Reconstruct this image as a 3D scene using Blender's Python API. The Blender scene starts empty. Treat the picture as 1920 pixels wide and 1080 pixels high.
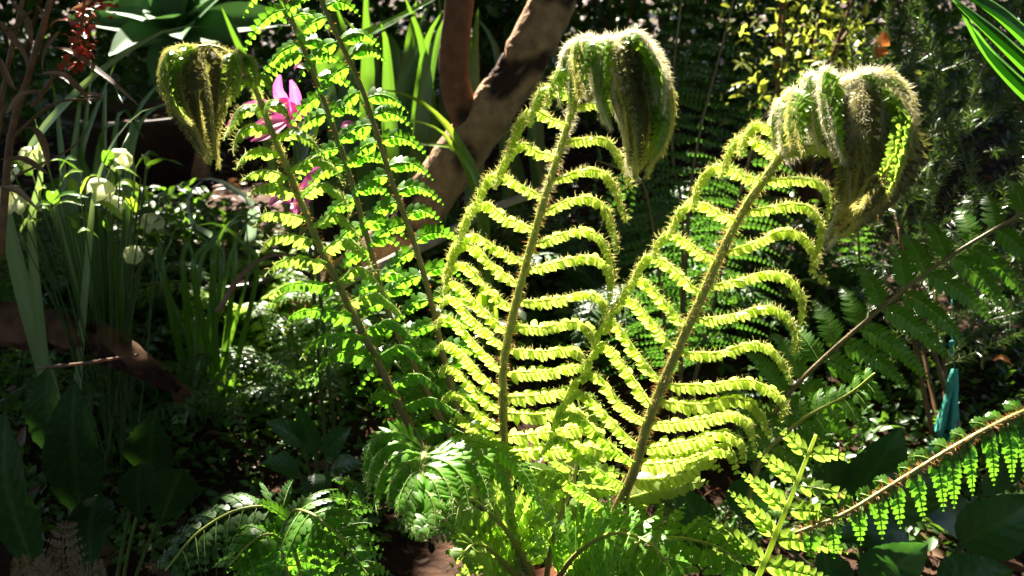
import bpy, math, random
import numpy as np
from mathutils import Vector, noise as mnoise

rng = np.random.default_rng(7)
random.seed(7)
scene = bpy.context.scene

# ------------------------------------------------------------------ camera
CAM = np.array([0.0, 0.0, 1.05])
PITCH = math.radians(20.0)
HFOV = math.radians(58.0)
FPX = 960.0 / math.tan(HFOV / 2)
Fv = np.array([0, math.cos(PITCH), -math.sin(PITCH)])
Rv = np.array([1.0, 0, 0])
Uv = np.array([0, math.sin(PITCH), math.cos(PITCH)])
cd = bpy.data.cameras.new("camera")
cam = bpy.data.objects.new("camera", cd)
scene.collection.objects.link(cam)
cam.location = CAM
cam.rotation_euler = (math.radians(90) - PITCH, 0, 0)
cd.angle = HFOV
cd.clip_start = 0.02
cd.clip_end = 300
cd.dof.use_dof = True
cd.dof.focus_distance = 1.0
cd.dof.aperture_fstop = 8.5
scene.camera = cam

# ------------------------------------------------------------------ light
SUN = np.array([-0.16, 0.70, 0.69]); SUN /= np.linalg.norm(SUN)
elev = math.asin(SUN[2]); azim = math.atan2(SUN[0], SUN[1])
world = bpy.data.worlds.new("World"); scene.world = world; world.use_nodes = True
wn = world.node_tree
bg = wn.nodes["Background"]
sky = wn.nodes.new("ShaderNodeTexSky"); sky.sky_type = 'NISHITA'; sky.sun_disc = False
sky.sun_elevation = elev; sky.sun_rotation = azim
wn.links.new(sky.outputs[0], bg.inputs[0]); bg.inputs[1].default_value = 0.05
sl = bpy.data.lights.new("sun", 'SUN'); sl.energy = 5.0; sl.angle = math.radians(0.5); sl.color = (1.0, 0.93, 0.79)
so = bpy.data.objects.new("sun", sl); scene.collection.objects.link(so)
so.rotation_euler = Vector(-SUN).to_track_quat('-Z', 'Y').to_euler()
vs = scene.view_settings
vs.view_transform = 'Standard'; vs.look = 'None'; vs.gamma = 1.0; vs.use_curve_mapping = False
vs.exposure = 3.1
scene.cycles.max_bounces = 4; scene.cycles.diffuse_bounces = 2; scene.cycles.glossy_bounces = 2
scene.cycles.transmission_bounces = 3; scene.cycles.transparent_max_bounces = 4
scene.cycles.sample_clamp_indirect = 4.0
scene.cycles.use_denoising = True
try:
    scene.cycles.denoiser = 'OPENIMAGEDENOISE'
    scene.cycles.denoising_prefilter = 'ACCURATE'
except Exception:
    pass
scene.cycles.use_adaptive_sampling = False

# ------------------------------------------------------------------ helpers
def P(px, py, d):
    return CAM + d * Fv + (px - 960.0) / FPX * d * Rv + (540.0 - py) / FPX * d * Uv
def MM(px, d):                       # size in metres of px pixels at depth d
    return px / FPX * d
def unit(v):
    v = np.asarray(v, float)
    return v / np.maximum(np.linalg.norm(v, axis=-1, keepdims=True), 1e-9)
def spline(pts, n):                  # Catmull-Rom, even arc length
    p = np.asarray(pts, float)
    if len(p) == 2:
        return p[0] + (p[1] - p[0]) * np.linspace(0, 1, n)[:, None]
    q = np.vstack([2 * p[0] - p[1], p, 2 * p[-1] - p[-2]])
    out = []
    for i in range(1, len(q) - 2):
        t = np.linspace(0, 1, 17)[:-1, None]
        a, b, c, d = q[i - 1], q[i], q[i + 1], q[i + 2]
        out.append(.5 * ((2 * b) + (c - a) * t + (2 * a - 5 * b + 4 * c - d) * t ** 2 + (3 * b - a - 3 * c + d) * t ** 3))
    out = np.vstack(out + [p[-1:]])
    s = np.r_[0, np.cumsum(np.linalg.norm(np.diff(out, axis=0), axis=1))]
    u = np.linspace(0, s[-1], n)
    return np.stack([np.interp(u, s, out[:, k]) for k in range(3)], 1)
def tangents(c):
    return unit(np.gradient(c, axis=0))
def plen(c):
    return float(np.sum(np.linalg.norm(np.diff(np.asarray(c), axis=0), axis=1)))
def mat_slots(o, m):
    o.data.materials.append(m)

class MB:
    def __init__(s):
        s.v = []; s.f = []; s.t = []; s.r = []; s.n = 0
    def add(s, V, F, tint=0.0, rnd=0.5):
        V = np.asarray(V, float).reshape(-1, 3); F = np.asarray(F, int).reshape(-1, 3)
        s.v.append(V); s.f.append(F + s.n)
        s.t.append(np.broadcast_to(np.asarray(tint, float), (len(V),)).copy())
        s.r.append(np.broadcast_to(np.asarray(rnd, float), (len(V),)).copy())
        s.n += len(V)
    def build(s, name, mat, parent=None, origin=None, smooth=True, kind=None, label=None):
        V = np.vstack(s.v); F = np.vstack(s.f)
        if origin is not None: V = V - origin
        me = bpy.data.meshes.new(name)
        me.vertices.add(len(V)); me.vertices.foreach_set("co", V.astype(np.float32).ravel())
        me.loops.add(F.size); me.loops.foreach_set("vertex_index", F.astype(np.int32).ravel())
        me.polygons.add(len(F)); me.polygons.foreach_set("loop_start", np.arange(0, F.size, 3, dtype=np.int32))
        me.polygons.foreach_set("loop_total", np.full(len(F), 3, dtype=np.int32))
        me.polygons.foreach_set("use_smooth", np.full(len(F), smooth, dtype=bool))
        a = me.attributes.new("tint", 'FLOAT', 'POINT'); a.data.foreach_set("value", np.concatenate(s.t).astype(np.float32))
        a = me.attributes.new("rnd", 'FLOAT', 'POINT'); a.data.foreach_set("value", np.concatenate(s.r).astype(np.float32))
        me.update(); me.validate()
        o = bpy.data.objects.new(name, me); scene.collection.objects.link(o)
        if mat: me.materials.append(mat)
        if parent is not None: o.parent = parent
        if kind: o["kind"] = kind
        if label: o["label"] = label
        return o

def thing(name, label, cat, loc=(0, 0, 0), group=None):
    o = bpy.data.objects.new(name, None); scene.collection.objects.link(o)
    o.empty_display_size = 0.05
    o.location = [float(x) for x in loc]; o["label"] = label; o["category"] = cat
    if group: o["group"] = group
    return o
def tag(o, label=None, cat=None, kind=None, group=None):
    if label: o["label"] = label
    if cat: o["category"] = cat
    if kind: o["kind"] = kind
    if group: o["group"] = group
    return o
def loc(o): return np.array(o.location)

# ------------------------------------------------------------------ materials
def leafmat(name, a, b, rib, trans, tmix=0.45, rough=0.42, spec=0.5, nscale=60.0, bump=0.0, tbump=0.0):
    m = bpy.data.materials.new(name); m.use_nodes = True
    nt = m.node_tree; N = nt.nodes; L = nt.links; N.clear()
    out = N.new("ShaderNodeOutputMaterial")
    at = N.new("ShaderNodeAttribute"); at.attribute_name = "tint"
    ar = N.new("ShaderNodeAttribute"); ar.attribute_name = "rnd"
    oi = N.new("ShaderNodeObjectInfo")
    tc = N.new("ShaderNodeTexCoord")
    no = N.new("ShaderNodeTexNoise"); no.inputs["Scale"].default_value = nscale; no.inputs["Detail"].default_value = 3
    L.new(tc.outputs["Object"], no.inputs["Vector"])
    ad = N.new("ShaderNodeMath"); ad.operation = 'MULTIPLY_ADD'; ad.inputs[1].default_value = 0.55
    L.new(no.outputs["Fac"], ad.inputs[0]); 
    ad2 = N.new("ShaderNodeMath"); ad2.operation = 'MULTIPLY_ADD'; ad2.inputs[1].default_value = 0.55; ad2.inputs[2].default_value = -0.12
    L.new(ar.outputs["Fac"], ad2.inputs[0]); L.new(ad2.outputs[0], ad.inputs[2])
    mx = N.new("ShaderNodeMix"); mx.data_type = 'RGBA'; mx.clamp_factor = True
    mx.inputs[6].default_value = (*a, 1); mx.inputs[7].default_value = (*b, 1); L.new(ad.outputs[0], mx.inputs[0])
    mr = N.new("ShaderNodeMix"); mr.data_type = 'RGBA'; mr.inputs[7].default_value = (*rib, 1)
    L.new(mx.outputs[2], mr.inputs[6]); L.new(at.outputs["Fac"], mr.inputs[0])
    pr = N.new("ShaderNodeBsdfPrincipled"); pr.inputs["Roughness"].default_value = rough
    pr.inputs["Specular IOR Level"].default_value = spec
    L.new(mr.outputs[2], pr.inputs["Base Color"])
    tr = N.new("ShaderNodeBsdfTranslucent")
    tm = N.new("ShaderNodeMix"); tm.data_type = 'RGBA'; tm.inputs[0].default_value = 0.75
    L.new(mr.outputs[2], tm.inputs[6]); tm.inputs[7].default_value = (*trans, 1)
    L.new(tm.outputs[2], tr.inputs["Color"])
    if bump > 0:
        bp = N.new("ShaderNodeBump"); bp.inputs["Strength"].default_value = bump; bp.inputs["Distance"].default_value = 0.002
        n2 = N.new("ShaderNodeTexNoise"); n2.inputs["Scale"].default_value = 260; n2.inputs["Detail"].default_value = 2
        L.new(tc.outputs["Object"], n2.inputs["Vector"]); L.new(n2.outputs["Fac"], bp.inputs["Height"])
        L.new(bp.outputs[0], pr.inputs["Normal"])
    ms = N.new("ShaderNodeMixShader"); ms.inputs[0].default_value = tmix
    L.new(pr.outputs[0], ms.inputs[1]); L.new(tr.outputs[0], ms.inputs[2]); L.new(ms.outputs[0], out.inputs[0])
    return m

def solid(name, a, b, rough=0.8, spec=0.3, scale=40.0, bump=0.4, dist=0.003, tintcol=None, stretch=None, detail=6):
    m = bpy.data.materials.new(name); m.use_nodes = True
    nt = m.node_tree; N = nt.nodes; L = nt.links
    pr = N["Principled BSDF"]; pr.inputs["Roughness"].default_value = rough; pr.inputs["Specular IOR Level"].default_value = spec
    tc = N.new("ShaderNodeTexCoord"); mp = N.new("ShaderNodeMapping")
    if stretch: mp.inputs["Scale"].default_value = stretch
    L.new(tc.outputs["Object"], mp.inputs[0])
    no = N.new("ShaderNodeTexNoise"); no.inputs["Scale"].default_value = scale; no.inputs["Detail"].default_value = detail
    L.new(mp.outputs[0], no.inputs["Vector"])
    cr = N.new("ShaderNodeValToRGB"); cr.color_ramp.elements[0].position = .3; cr.color_ramp.elements[1].position = .72
    cr.color_ramp.elements[0].color = (*a, 1); cr.color_ramp.elements[1].color = (*b, 1)
    L.new(no.outputs["Fac"], cr.inputs[0])
    src = cr.outputs[0]
    if tintcol:
        at = N.new("ShaderNodeAttribute"); at.attribute_name = "tint"
        mr = N.new("ShaderNodeMix"); mr.data_type = 'RGBA'; mr.inputs[7].default_value = (*tintcol, 1)
        L.new(src, mr.inputs[6]); L.new(at.outputs["Fac"], mr.inputs[0]); src = mr.outputs[2]
    L.new(src, pr.inputs["Base Color"])
    if bump > 0:
        n2 = N.new("ShaderNodeTexNoise"); n2.inputs["Scale"].default_value = scale * 3; n2.inputs["Detail"].default_value = detail
        L.new(mp.outputs[0], n2.inputs["Vector"])
        bp = N.new("ShaderNodeBump"); bp.inputs["Strength"].default_value = bump; bp.inputs["Distance"].default_value = dist
        L.new(n2.outputs["Fac"], bp.inputs["Height"]); L.new(bp.outputs[0], pr.inputs["Normal"])
    return m

M = {}
M['young'] = leafmat('young_fern', (.075, .18, .016), (.15, .27, .03), (.34, .40, .12), (.50, .76, .07), .53, .36, .5, 30)
M['youngrope'] = leafmat('young_rope', (.13, .23, .02), (.26, .36, .05), (.48, .50, .18), (.66, .82, .13), .55, .42, .45, 30)
M['khaki'] = leafmat('furry_tip', (.075, .085, .022), (.15, .14, .045), (.22, .17, .08), (.26, .27, .05), .35, .7, .2, 60)
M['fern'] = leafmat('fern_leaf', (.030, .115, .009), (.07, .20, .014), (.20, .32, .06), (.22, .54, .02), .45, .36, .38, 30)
M['fernv'] = leafmat('fern_brightened', (.05, .19, .010), (.11, .29, .016), (.26, .40, .08), (.30, .64, .03), .45, .38, .32, 30)  # brighter copy of the fern leaf, making up for missing sun
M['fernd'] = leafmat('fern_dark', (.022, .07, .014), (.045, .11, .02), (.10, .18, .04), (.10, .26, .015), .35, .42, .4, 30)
M['fernb'] = leafmat('fern_bluish', (.05, .11, .04), (.09, .17, .06), (.16, .26, .08), (.20, .40, .05), .38, .33, .6, 30)
M['bronze'] = leafmat('bronze_fern', (.08, .055, .028), (.15, .11, .06), (.24, .2, .1), (.3, .16, .04), .3, .5, .4, 40)
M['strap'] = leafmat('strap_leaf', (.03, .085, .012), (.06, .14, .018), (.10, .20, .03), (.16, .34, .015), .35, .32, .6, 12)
M['straplit'] = leafmat('strap_lit', (.10, .20, .02), (.17, .29, .03), (.24, .36, .06), (.40, .6, .03), .45, .34, .6, 12)  # paler copy of the strap leaf, sunlight put into its colour
M['strapwhite'] = leafmat('strap_grey_green', (.16, .24, .10), (.24, .32, .15), (.3, .38, .18), (.3, .45, .08), .25, .28, .7, 12)
M['strapgrey'] = leafmat('grey_leaf', (.28, .30, .27), (.42, .45, .42), (.4, .42, .38), (.25, .4, .2), .2, .4, .5, 12)
M['agave'] = leafmat('agave_leaf', (.07, .17, .06), (.10, .22, .08), (.14, .26, .10), (.12, .30, .05), .2, .62, .2, 8)
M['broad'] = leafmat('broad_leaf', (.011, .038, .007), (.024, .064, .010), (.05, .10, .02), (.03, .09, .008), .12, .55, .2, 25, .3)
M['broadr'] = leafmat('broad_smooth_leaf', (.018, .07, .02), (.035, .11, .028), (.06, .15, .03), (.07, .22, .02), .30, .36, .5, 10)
M['dry'] = leafmat('dry_leaf', (.16, .085, .05), (.34, .23, .16), (.3, .18, .1), (.34, .16, .06), .30, .5, .4, 40)
M['litter'] = leafmat('leaf_litter', (.05, .024, .013), (.20, .105, .055), (.14, .08, .04), (.22, .09, .03), .22, .45, .5, 9)
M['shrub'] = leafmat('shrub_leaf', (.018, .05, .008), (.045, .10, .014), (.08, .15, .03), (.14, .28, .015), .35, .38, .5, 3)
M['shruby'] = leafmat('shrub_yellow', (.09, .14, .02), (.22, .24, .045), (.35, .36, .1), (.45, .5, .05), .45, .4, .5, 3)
M['needle'] = leafmat('needle', (.035, .065, .012), (.09, .12, .028), (.12, .14, .04), (.10, .2, .02), .25, .32, .6, 8)
M['mat'] = leafmat('ground_cover_leaf', (.025, .075, .012), (.07, .14, .022), (.1, .2, .04), (.18, .36, .02), .35, .45, .35, 6)
M['canopy'] = leafmat('canopy_leaf', (.03, .07, .012), (.06, .11, .016), (.08, .15, .03), (.06, .12, .01), .10, .5, .3, 2)
M['white'] = leafmat('white_petal', (.66, .68, .42), (.78, .78, .6), (.5, .58, .2), (.7, .72, .4), .4, .5, .3, 30)
M['pink'] = leafmat('pink_petal', (.62, .09, .32), (.75, .24, .5), (.8, .45, .62), (.8, .12, .42), .4, .4, .4, 30)
M['palm'] = leafmat('palm_leaf', (.035, .12, .012), (.06, .18, .02), (.12, .28, .03), (.14, .42, .015), .4, .35, .5, 6)
M['hairw'] = leafmat('pale_hair', (.62, .56, .40), (.78, .74, .60), (.7, .6, .4), (.75, .68, .42), .5, .5, .3, 5)
M['hairg'] = leafmat('golden_hair', (.50, .44, .12), (.62, .58, .2), (.5, .4, .1), (.7, .66, .18), .5, .5, .3, 5)
M['hairb'] = leafmat('rusty_hair', (.26, .10, .03), (.40, .20, .07), (.3, .1, .03), (.45, .2, .05), .4, .5, .3, 5)
M['rachis'] = solid('fern_stem', (.09, .055, .025), (.16, .10, .04), .5, .4, 60, .5, .001, (.30, .36, .05))
M['stemgreen'] = solid('green_stem', (.16, .24, .03), (.26, .34, .06), .45, .4, 40, .2, .001)
M['stemdark'] = solid('dark_stem', (.03, .06, .012), (.06, .10, .02), .6, .3, 40, .2, .001)
M['stembrown'] = solid('brown_stem', (.10, .045, .02), (.20, .10, .04), .6, .3, 60, .4, .001)
M['bark'] = solid('bark', (.23, .125, .064), (.44, .265, .145), .85, .2, 34, 1.0, .006, (.045, .024, .014), None, 9)
M['barkred'] = solid('young_bark', (.13, .05, .026), (.22, .095, .05), .8, .2, 40, .5, .002, (.03, .015, .01))
M['wood'] = solid('log_wood', (.07, .03, .016), (.17, .085, .045), .85, .2, 25, .8, .004, (.03, .012, .008))
M['fibre'] = solid('fibre', (.09, .025, .012), (.17, .055, .022), .85, .2, 50, .8, .004)
M['soil'] = solid('soil', (.02, .009, .005), (.06, .028, .014), .95, .15, 18, .9, .012)
M['pot'] = solid('black_plastic', (.012, .012, .012), (.03, .03, .032), .32, .5, 20, .1, .001)
M['potbrown'] = solid('brown_clay', (.025, .017, .012), (.05, .032, .02), .7, .3, 20, .4, .002)
M['stick'] = solid('grey_stick', (.28, .22, .16), (.45, .37, .28), .8, .2, 40, .6, .002, None)
M['teal'] = leafmat('teal_cloth', (.04, .30, .25), (.09, .42, .35), (.1, .45, .38), (.05, .4, .32), .2, .5, .4, 40)
M['tealpot'] = solid('teal_glaze', (.008, .16, .13), (.02, .24, .19), .3, .5, 10, .1, .001)
M['terra'] = leafmat('orange_leaf', (.4, .12, .03), (.55, .2, .06), (.5, .25, .1), (.6, .2, .04), .4, .4, .4, 30)
M['redseed'] = solid('red_seed', (.25, .02, .01), (.5, .06, .02), .4, .5, 80, .2, .001)

# ------------------------------------------------------------------ shape builders
def tube(mb, c, r, sides=8, tint=0.0, rough=0.0, rnd=0.5, caps=True):
    c = np.asarray(c, float); n = len(c); T = tangents(c)
    r = np.broadcast_to(np.asarray(r, float), (n,))
    ref = np.array([0, 0, 1.0]) if abs(T[0][2]) < .9 else np.array([1.0, 0, 0])
    A = unit(np.cross(T[0], ref)); As = [A]
    for i in range(1, n):
        A = A - T[i] * np.dot(A, T[i]); A = unit(A); As.append(A)
    As = np.array(As); Bs = np.cross(T, As)
    th = np.linspace(0, 2 * np.pi, sides, endpoint=False)
    rr = r[:, None] * (1 + rough * rng.normal(0, 1, (n, sides)))
    V = c[:, None] + rr[..., None] * (np.cos(th)[None, :, None] * As[:, None] + np.sin(th)[None, :, None] * Bs[:, None])
    I = np.arange(n * sides).reshape(n, sides); J = np.roll(I, -1, 1)
    F = np.concatenate([np.stack([I[:-1], J[:-1], J[1:]], -1).reshape(-1, 3), np.stack([I[:-1], J[1:], I[1:]], -1).reshape(-1, 3)])
    V = V.reshape(-1, 3)
    tt = np.broadcast_to(np.asarray(tint, float), (n,)).repeat(sides)
    if caps:
        V = np.vstack([V, c[0], c[-1]]); k = n * sides
        F = np.vstack([F, np.stack([J[0], I[0], np.full(sides, k)], -1), np.stack([I[-1], J[-1], np.full(sides, k + 1)], -1)])
        tt = np.r_[tt, tt[0], tt[-1]]
    mb.add(V, F, tt, rnd)

OVAL = (np.array([.14, .36, .62, .85]), np.array([.80, 1.0, .88, .50]))
SERR = (np.array([.08, .22, .36, .52, .68, .84]), np.array([.80, 1.0, .80, .92, .62, .42]))
SESS = (np.array([.02, .22, .5, .8]), np.array([.92, 1.0, .85, .5]))
POINT = (np.array([.15, .4, .7]), np.array([.95, .95, .55]))
LOBE = (np.array([.10, .30, .48, .66, .86]), np.array([.72, .95, 1.0, .88, .52]))

def pinna(mb, pts, n, w, roll=None, hint=None, fold=20., slant=18., curl=.15, cup=.15, prof=OVAL, rad=.0012,
          taper=1.5, base=.12, jit=6., rnd0=.5, wid=1.0, tipw=.12, back=True):
    """one leaflet: a midrib with a row of small lobes on either side, one connected mesh. returns midrib, frame"""
    c = spline(pts, n); T = tangents(c)
    if hint is not None:
        hN = np.array([hint(q) for q in np.linspace(0, 1, n)]) if callable(hint) else np.broadcast_to(np.asarray(hint, float), (n, 3))
        Nn = unit(hN - T * np.sum(hN * T, 1, keepdims=True)); S = np.cross(T, Nn)
    else:
        V = unit(CAM - c.mean(0)); Vp = unit(V - T * np.sum(V * T, 1, keepdims=True))
        best = None
        for a in (math.radians(roll), -math.radians(roll)):
            S_ = math.cos(a) * Vp + math.sin(a) * np.cross(T, Vp); N_ = np.cross(S_, T)
            if N_[: max(2, n // 3)].mean(0)[2] < 0: S_ = -S_; N_ = -N_
            sc_ = float(N_[: max(2, n // 2)].mean(0) @ Fv) * (1 if back else -1)
            if best is None or sc_ > best[0]: best = (sc_, S_, N_)
        _, S, Nn = best
    t = np.linspace(0, 1, n)
    L = w * np.minimum(1, (t + .02) / base) ** .6 * (tipw + (1 - tipw) * (1 - t ** taper))
    pitch = plen(c) / (n - 1)
    pw = np.minimum(pitch * .60 * wid, L * .48)
    r = rad * (1 - .75 * t)
    ring = np.stack([c + S * r[:, None], c + Nn * r[:, None], c - S * r[:, None], c - Nn * r[:, None]], 1)
    k, wp = len(prof[0]), prof
    verts = [ring.reshape(-1, 3)]; tint = [np.ones(n * 4)]; rn = [np.full(n * 4, rnd0)]
    I = np.arange(n * 4).reshape(n, 4); J = np.roll(I, -1, 1)
    faces = [np.stack([I[:-1], J[:-1], J[1:]], -1).reshape(-1, 3), np.stack([I[:-1], J[1:], I[1:]], -1).reshape(-1, 3)]
    off = n * 4
    aa, ww = prof
    for si, s in ((0, 1.), (2, -1.)):
        fo = np.radians(fold + rng.normal(0, jit, n)); sl_ = np.radians(slant + rng.normal(0, jit * .6, n))
        D = s * np.cos(fo)[:, None] * S - np.sin(fo)[:, None] * Nn
        D = np.cos(sl_)[:, None] * D + np.sin(sl_)[:, None] * T
        W_ = unit(T - D * np.sum(T * D, 1, keepdims=True)); Bn = np.cross(D, W_) * s
        Lj = L * (1 + rng.normal(0, .05, n))
        cj = c[:, None] + D[:, None] * (Lj[:, None] * aa)[..., None] - Nn[:, None] * (Lj[:, None] * curl * aa ** 2)[..., None] + T[:, None] * (Lj[:, None] * .10 * aa ** 2)[..., None]
        hw = pw[:, None] * ww
        up = Bn[:, None] * (hw * cup)[..., None]
        lj = cj + W_[:, None] * hw[..., None] - up; rj = cj - W_[:, None] * hw[..., None] - up
        tip = c + D * Lj[:, None] - Nn * (Lj * curl)[:, None] + T * (Lj * .13)[:, None]
        vv = np.concatenate([lj, cj, rj, tip[:, None]], 1)              # n, 3k+1
        m = 3 * k + 1
        idx = off + np.arange(n)[:, None] * m
        l = idx + np.arange(k); cc = idx + k + np.arange(k); rr_ = idx + 2 * k + np.arange(k); tp = idx[:, 0] + 3 * k
        b = I[:, si]
        fs = [np.stack([b, l[:, 0], cc[:, 0]], -1), np.stack([b, cc[:, 0], rr_[:, 0]], -1),
              np.stack([l[:, -1], tp, cc[:, -1]], -1), np.stack([cc[:, -1], tp, rr_[:, -1]], -1)]
        for j in range(k - 1):
            fs += [np.stack([l[:, j], l[:, j + 1], cc[:, j + 1]], -1), np.stack([l[:, j], cc[:, j + 1], cc[:, j]], -1),
                   np.stack([cc[:, j], cc[:, j + 1], rr_[:, j + 1]], -1), np.stack([cc[:, j], rr_[:, j + 1], rr_[:, j]], -1)]
        faces += fs; verts.append(vv.reshape(-1, 3))
        tn = np.concatenate([np.zeros((n, k)), np.tile(np.linspace(.55, .1, k), (n, 1)), np.zeros((n, k)), np.zeros((n, 1))], 1)
        tint.append(tn.ravel())
        rn.append(np.clip(rnd0 + rng.normal(0, .18, n), 0, 1).repeat(m))
        off += n * m
    mb.add(np.vstack(verts), np.vstack(faces), np.concatenate(tint), np.concatenate(rn))
    return c, T, S, Nn, L

def hairs(mb, c, n, length, r0=0.0, width=.00016, bias=None, spread=1.0, tmin=0., tmax=1., flow=0.0, rnd=None):
    """fine hairs standing off a curve; r0 start radius; flow: lean along the curve"""
    c = np.asarray(c); T = tangents(c); m = len(c)
    u = (tmin + (tmax - tmin) * rng.random(n)) * (m - 1); i = np.minimum(u.astype(int), m - 2); f = (u - i)[:, None]
    p = c[i] * (1 - f) + c[i + 1] * f; t = T[i]
    d = rng.normal(0, 1, (n, 3)); d = d - t * np.sum(d * t, 1, keepdims=True); d = unit(d)
    r = np.interp(u, np.arange(m), np.broadcast_to(r0, (m,)))
    st = p + d * r[:, None]
    dr = d * spread + t * flow * (.5 + rng.random((n, 1))) + rng.normal(0, .35, (n, 3))
    if bias is not None: dr = dr + np.asarray(bias)
    dr = unit(dr); ln = length * (.45 + .8 * rng.random((n, 1)))
    side = unit(np.cross(dr, unit(CAM - p) + rng.normal(0, .3, (n, 3))))
    bend = rng.normal(0, .22, (n, 3)) + np.array([0, 0, -.15])
    mid = st + dr * ln * .55; end = st + unit(dr + bend) * ln
    w = width
    V = np.stack([st + side * w, st - side * w, mid + side * w * .7, mid - side * w * .7, end], 1).reshape(-1, 3)
    k = np.arange(n)[:, None] * 5
    F = np.concatenate([k + [0, 1, 2], k + [1, 3, 2], k + [2, 3, 4]])
    mb.add(V, F, 0, rng.random(n).repeat(5) if rnd is None else rnd)

def blade(mb, pts, width, hint, n=18, fold=.25, prof=None, tint=.6, rnd=.5, twist=0.):
    """long strap leaf with a keel"""
    c = spline(pts, n); T = tangents(c); t = np.linspace(0, 1, n)
    h = np.broadcast_to(np.asarray(hint, float), (n, 3)); N_ = unit(h - T * np.sum(h * T, 1, keepdims=True)); S = np.cross(T, N_)
    if twist:
        a = twist * t[:, None]; S, N_ = S * np.cos(a) + N_ * np.sin(a), N_ * np.cos(a) - S * np.sin(a)
    w = width * .5 * (np.minimum(1, .55 + t * 2.2) * (1 - t ** 3.2) if prof is None else prof(t))
    cols = [-1, -.5, 0, .5, 1]
    V = np.stack([c + S * (w * x)[:, None] + N_ * (w * fold * abs(x))[:, None] for x in cols], 1)
    I = np.arange(n * 5).reshape(n, 5)
    F = np.concatenate([np.stack([I[:-1, j], I[:-1, j + 1], I[1:, j + 1]], -1) for j in range(4)] + [np.stack([I[:-1, j], I[1:, j + 1], I[1:, j]], -1) for j in range(4)])
    tt = np.tile([0, 0.08, tint, .08, 0], (n, 1)).ravel()
    mb.add(V.reshape(-1, 3), F, tt, np.clip(rnd + rng.normal(0, .05), 0, 1))

def broadleaf(mb, pts, width, hint, ribs=9, ripple=.05, n=34, m=13, rnd=.5, cupf=.12, shape=1.0, wav=.03):
    c = spline(pts, n); T = tangents(c); t = np.linspace(0, 1, n)
    h = np.broadcast_to(np.asarray(hint, float), (n, 3)); N_ = unit(h - T * np.sum(h * T, 1, keepdims=True)); S = np.cross(T, N_)
    w = width * .5 * np.sin(np.pi * np.clip(t, 0, 1) ** (.75 * shape)) ** .8
    w = np.maximum(w, width * .004)
    x = np.linspace(-1, 1, m)
    ph = rng.random() * 6
    rib = np.cos(2 * np.pi * ribs * (t[:, None] - .28 * np.abs(x)[None]))
    hgt = width * (cupf * np.abs(x)[None] ** 1.5 + ripple * rib * np.minimum(1, np.abs(x)[None] * 3) * (1 - .3 * np.abs(x)[None])) 
    hgt = hgt + width * wav * np.sin(t[:, None] * 17 + ph + x[None] * 1.5) * x[None] ** 2
    env = (np.sin(np.pi * t) ** .5)[:, None]
    jag = 1 + .03 * np.sin(t * 71 + ph)
    V = c[:, None] + S[:, None] * ((w * jag)[:, None] * x[None])[..., None] + N_[:, None] * (hgt * env)[..., None]
    I = np.arange(n * m).reshape(n, m)
    F = np.concatenate([np.stack([I[:-1, :-1], I[:-1, 1:], I[1:, 1:]], -1).reshape(-1, 3), np.stack([I[:-1, :-1], I[1:, 1:], I[1:, :-1]], -1).reshape(-1, 3)])
    tt = np.clip((rib - .75) * 2.2, 0, .6) * np.ones((n, m)); tt[:, m // 2] = .9
    mb.add(V.reshape(-1, 3), F, tt.ravel(), np.clip(rnd + rng.normal(0, .08), 0, 1))

def leafcloud(mb, pos, size, aspect=.45, up=None, rnd=None, flat=.5, fold=.25, dirs=None, simple=False):
    """many small pointed leaves, vectorised"""
    n = len(pos); size = np.broadcast_to(np.asarray(size, float), (n,))
    d = unit(rng.normal(0, 1, (n, 3)) * [1, 1, flat]) if dirs is None else unit(dirs)
    u = unit(rng.normal(0, .6, (n, 3)) + (np.array([0, 0, 1.]) if up is None else up))
    nn = unit(u - d * np.sum(u * d, 1, keepdims=True)); s = np.cross(d, nn)
    L = size[:, None]; w = L * aspect * .5
    if simple:
        V = np.stack([pos, pos + d * L * .5 + s * w * 1.25, pos + d * L * .5 - s * w * 1.25, pos + d * L - nn * L * .1], 1).reshape(-1, 3)
        k = np.arange(n)[:, None] * 4
        mb.add(V, np.concatenate([k + [0, 2, 1], k + [1, 2, 3]]), 0, rng.random(n).repeat(4)); return
    a = pos; b1 = pos + d * L * .35; b2 = pos + d * L * .72; e = pos + d * L - nn * L * .12
    V = np.stack([a, b1 + s * w + nn * w * fold, b1, b1 - s * w + nn * w * fold, b2 + s * w * .75 + nn * w * fold * .5, b2 - nn * L * .03, b2 - s * w * .75 + nn * w * fold * .5, e], 1).reshape(-1, 3)
    k = np.arange(n)[:, None] * 8
    F = np.concatenate([k + f for f in ([0, 2, 1], [0, 3, 2], [1, 2, 4], [2, 5, 4], [2, 3, 5], [3, 6, 5], [4, 5, 7], [5, 6, 7])])
    r = rng.random(n) if rnd is None else np.broadcast_to(rnd, (n,))
    mb.add(V, F, np.tile([.5, 0, .3, 0, 0, .2, 0, 0], n), np.asarray(r).repeat(8))

def lathe(mb, prof, center, sides=40, tint=0.):
    prof = np.asarray(prof, float); th = np.linspace(0, 2 * np.pi, sides, endpoint=False); n = len(prof)
    V = np.stack([prof[:, None, 0] * np.cos(th), prof[:, None, 0] * np.sin(th), np.broadcast_to(prof[:, None, 1], (n, sides))], -1) + np.asarray(center)
    I = np.arange(n * sides).reshape(n, sides); J = np.roll(I, -1, 1)
    F = np.concatenate([np.stack([I[:-1], J[:-1], J[1:]], -1).reshape(-1, 3), np.stack([I[:-1], J[1:], I[1:]], -1).reshape(-1, 3)])
    mb.add(V.reshape(-1, 3), F, tint)

def pix(pts):                          # [(px,py,d),...] -> world
    return np.array([P(*p) for p in pts])

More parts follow.
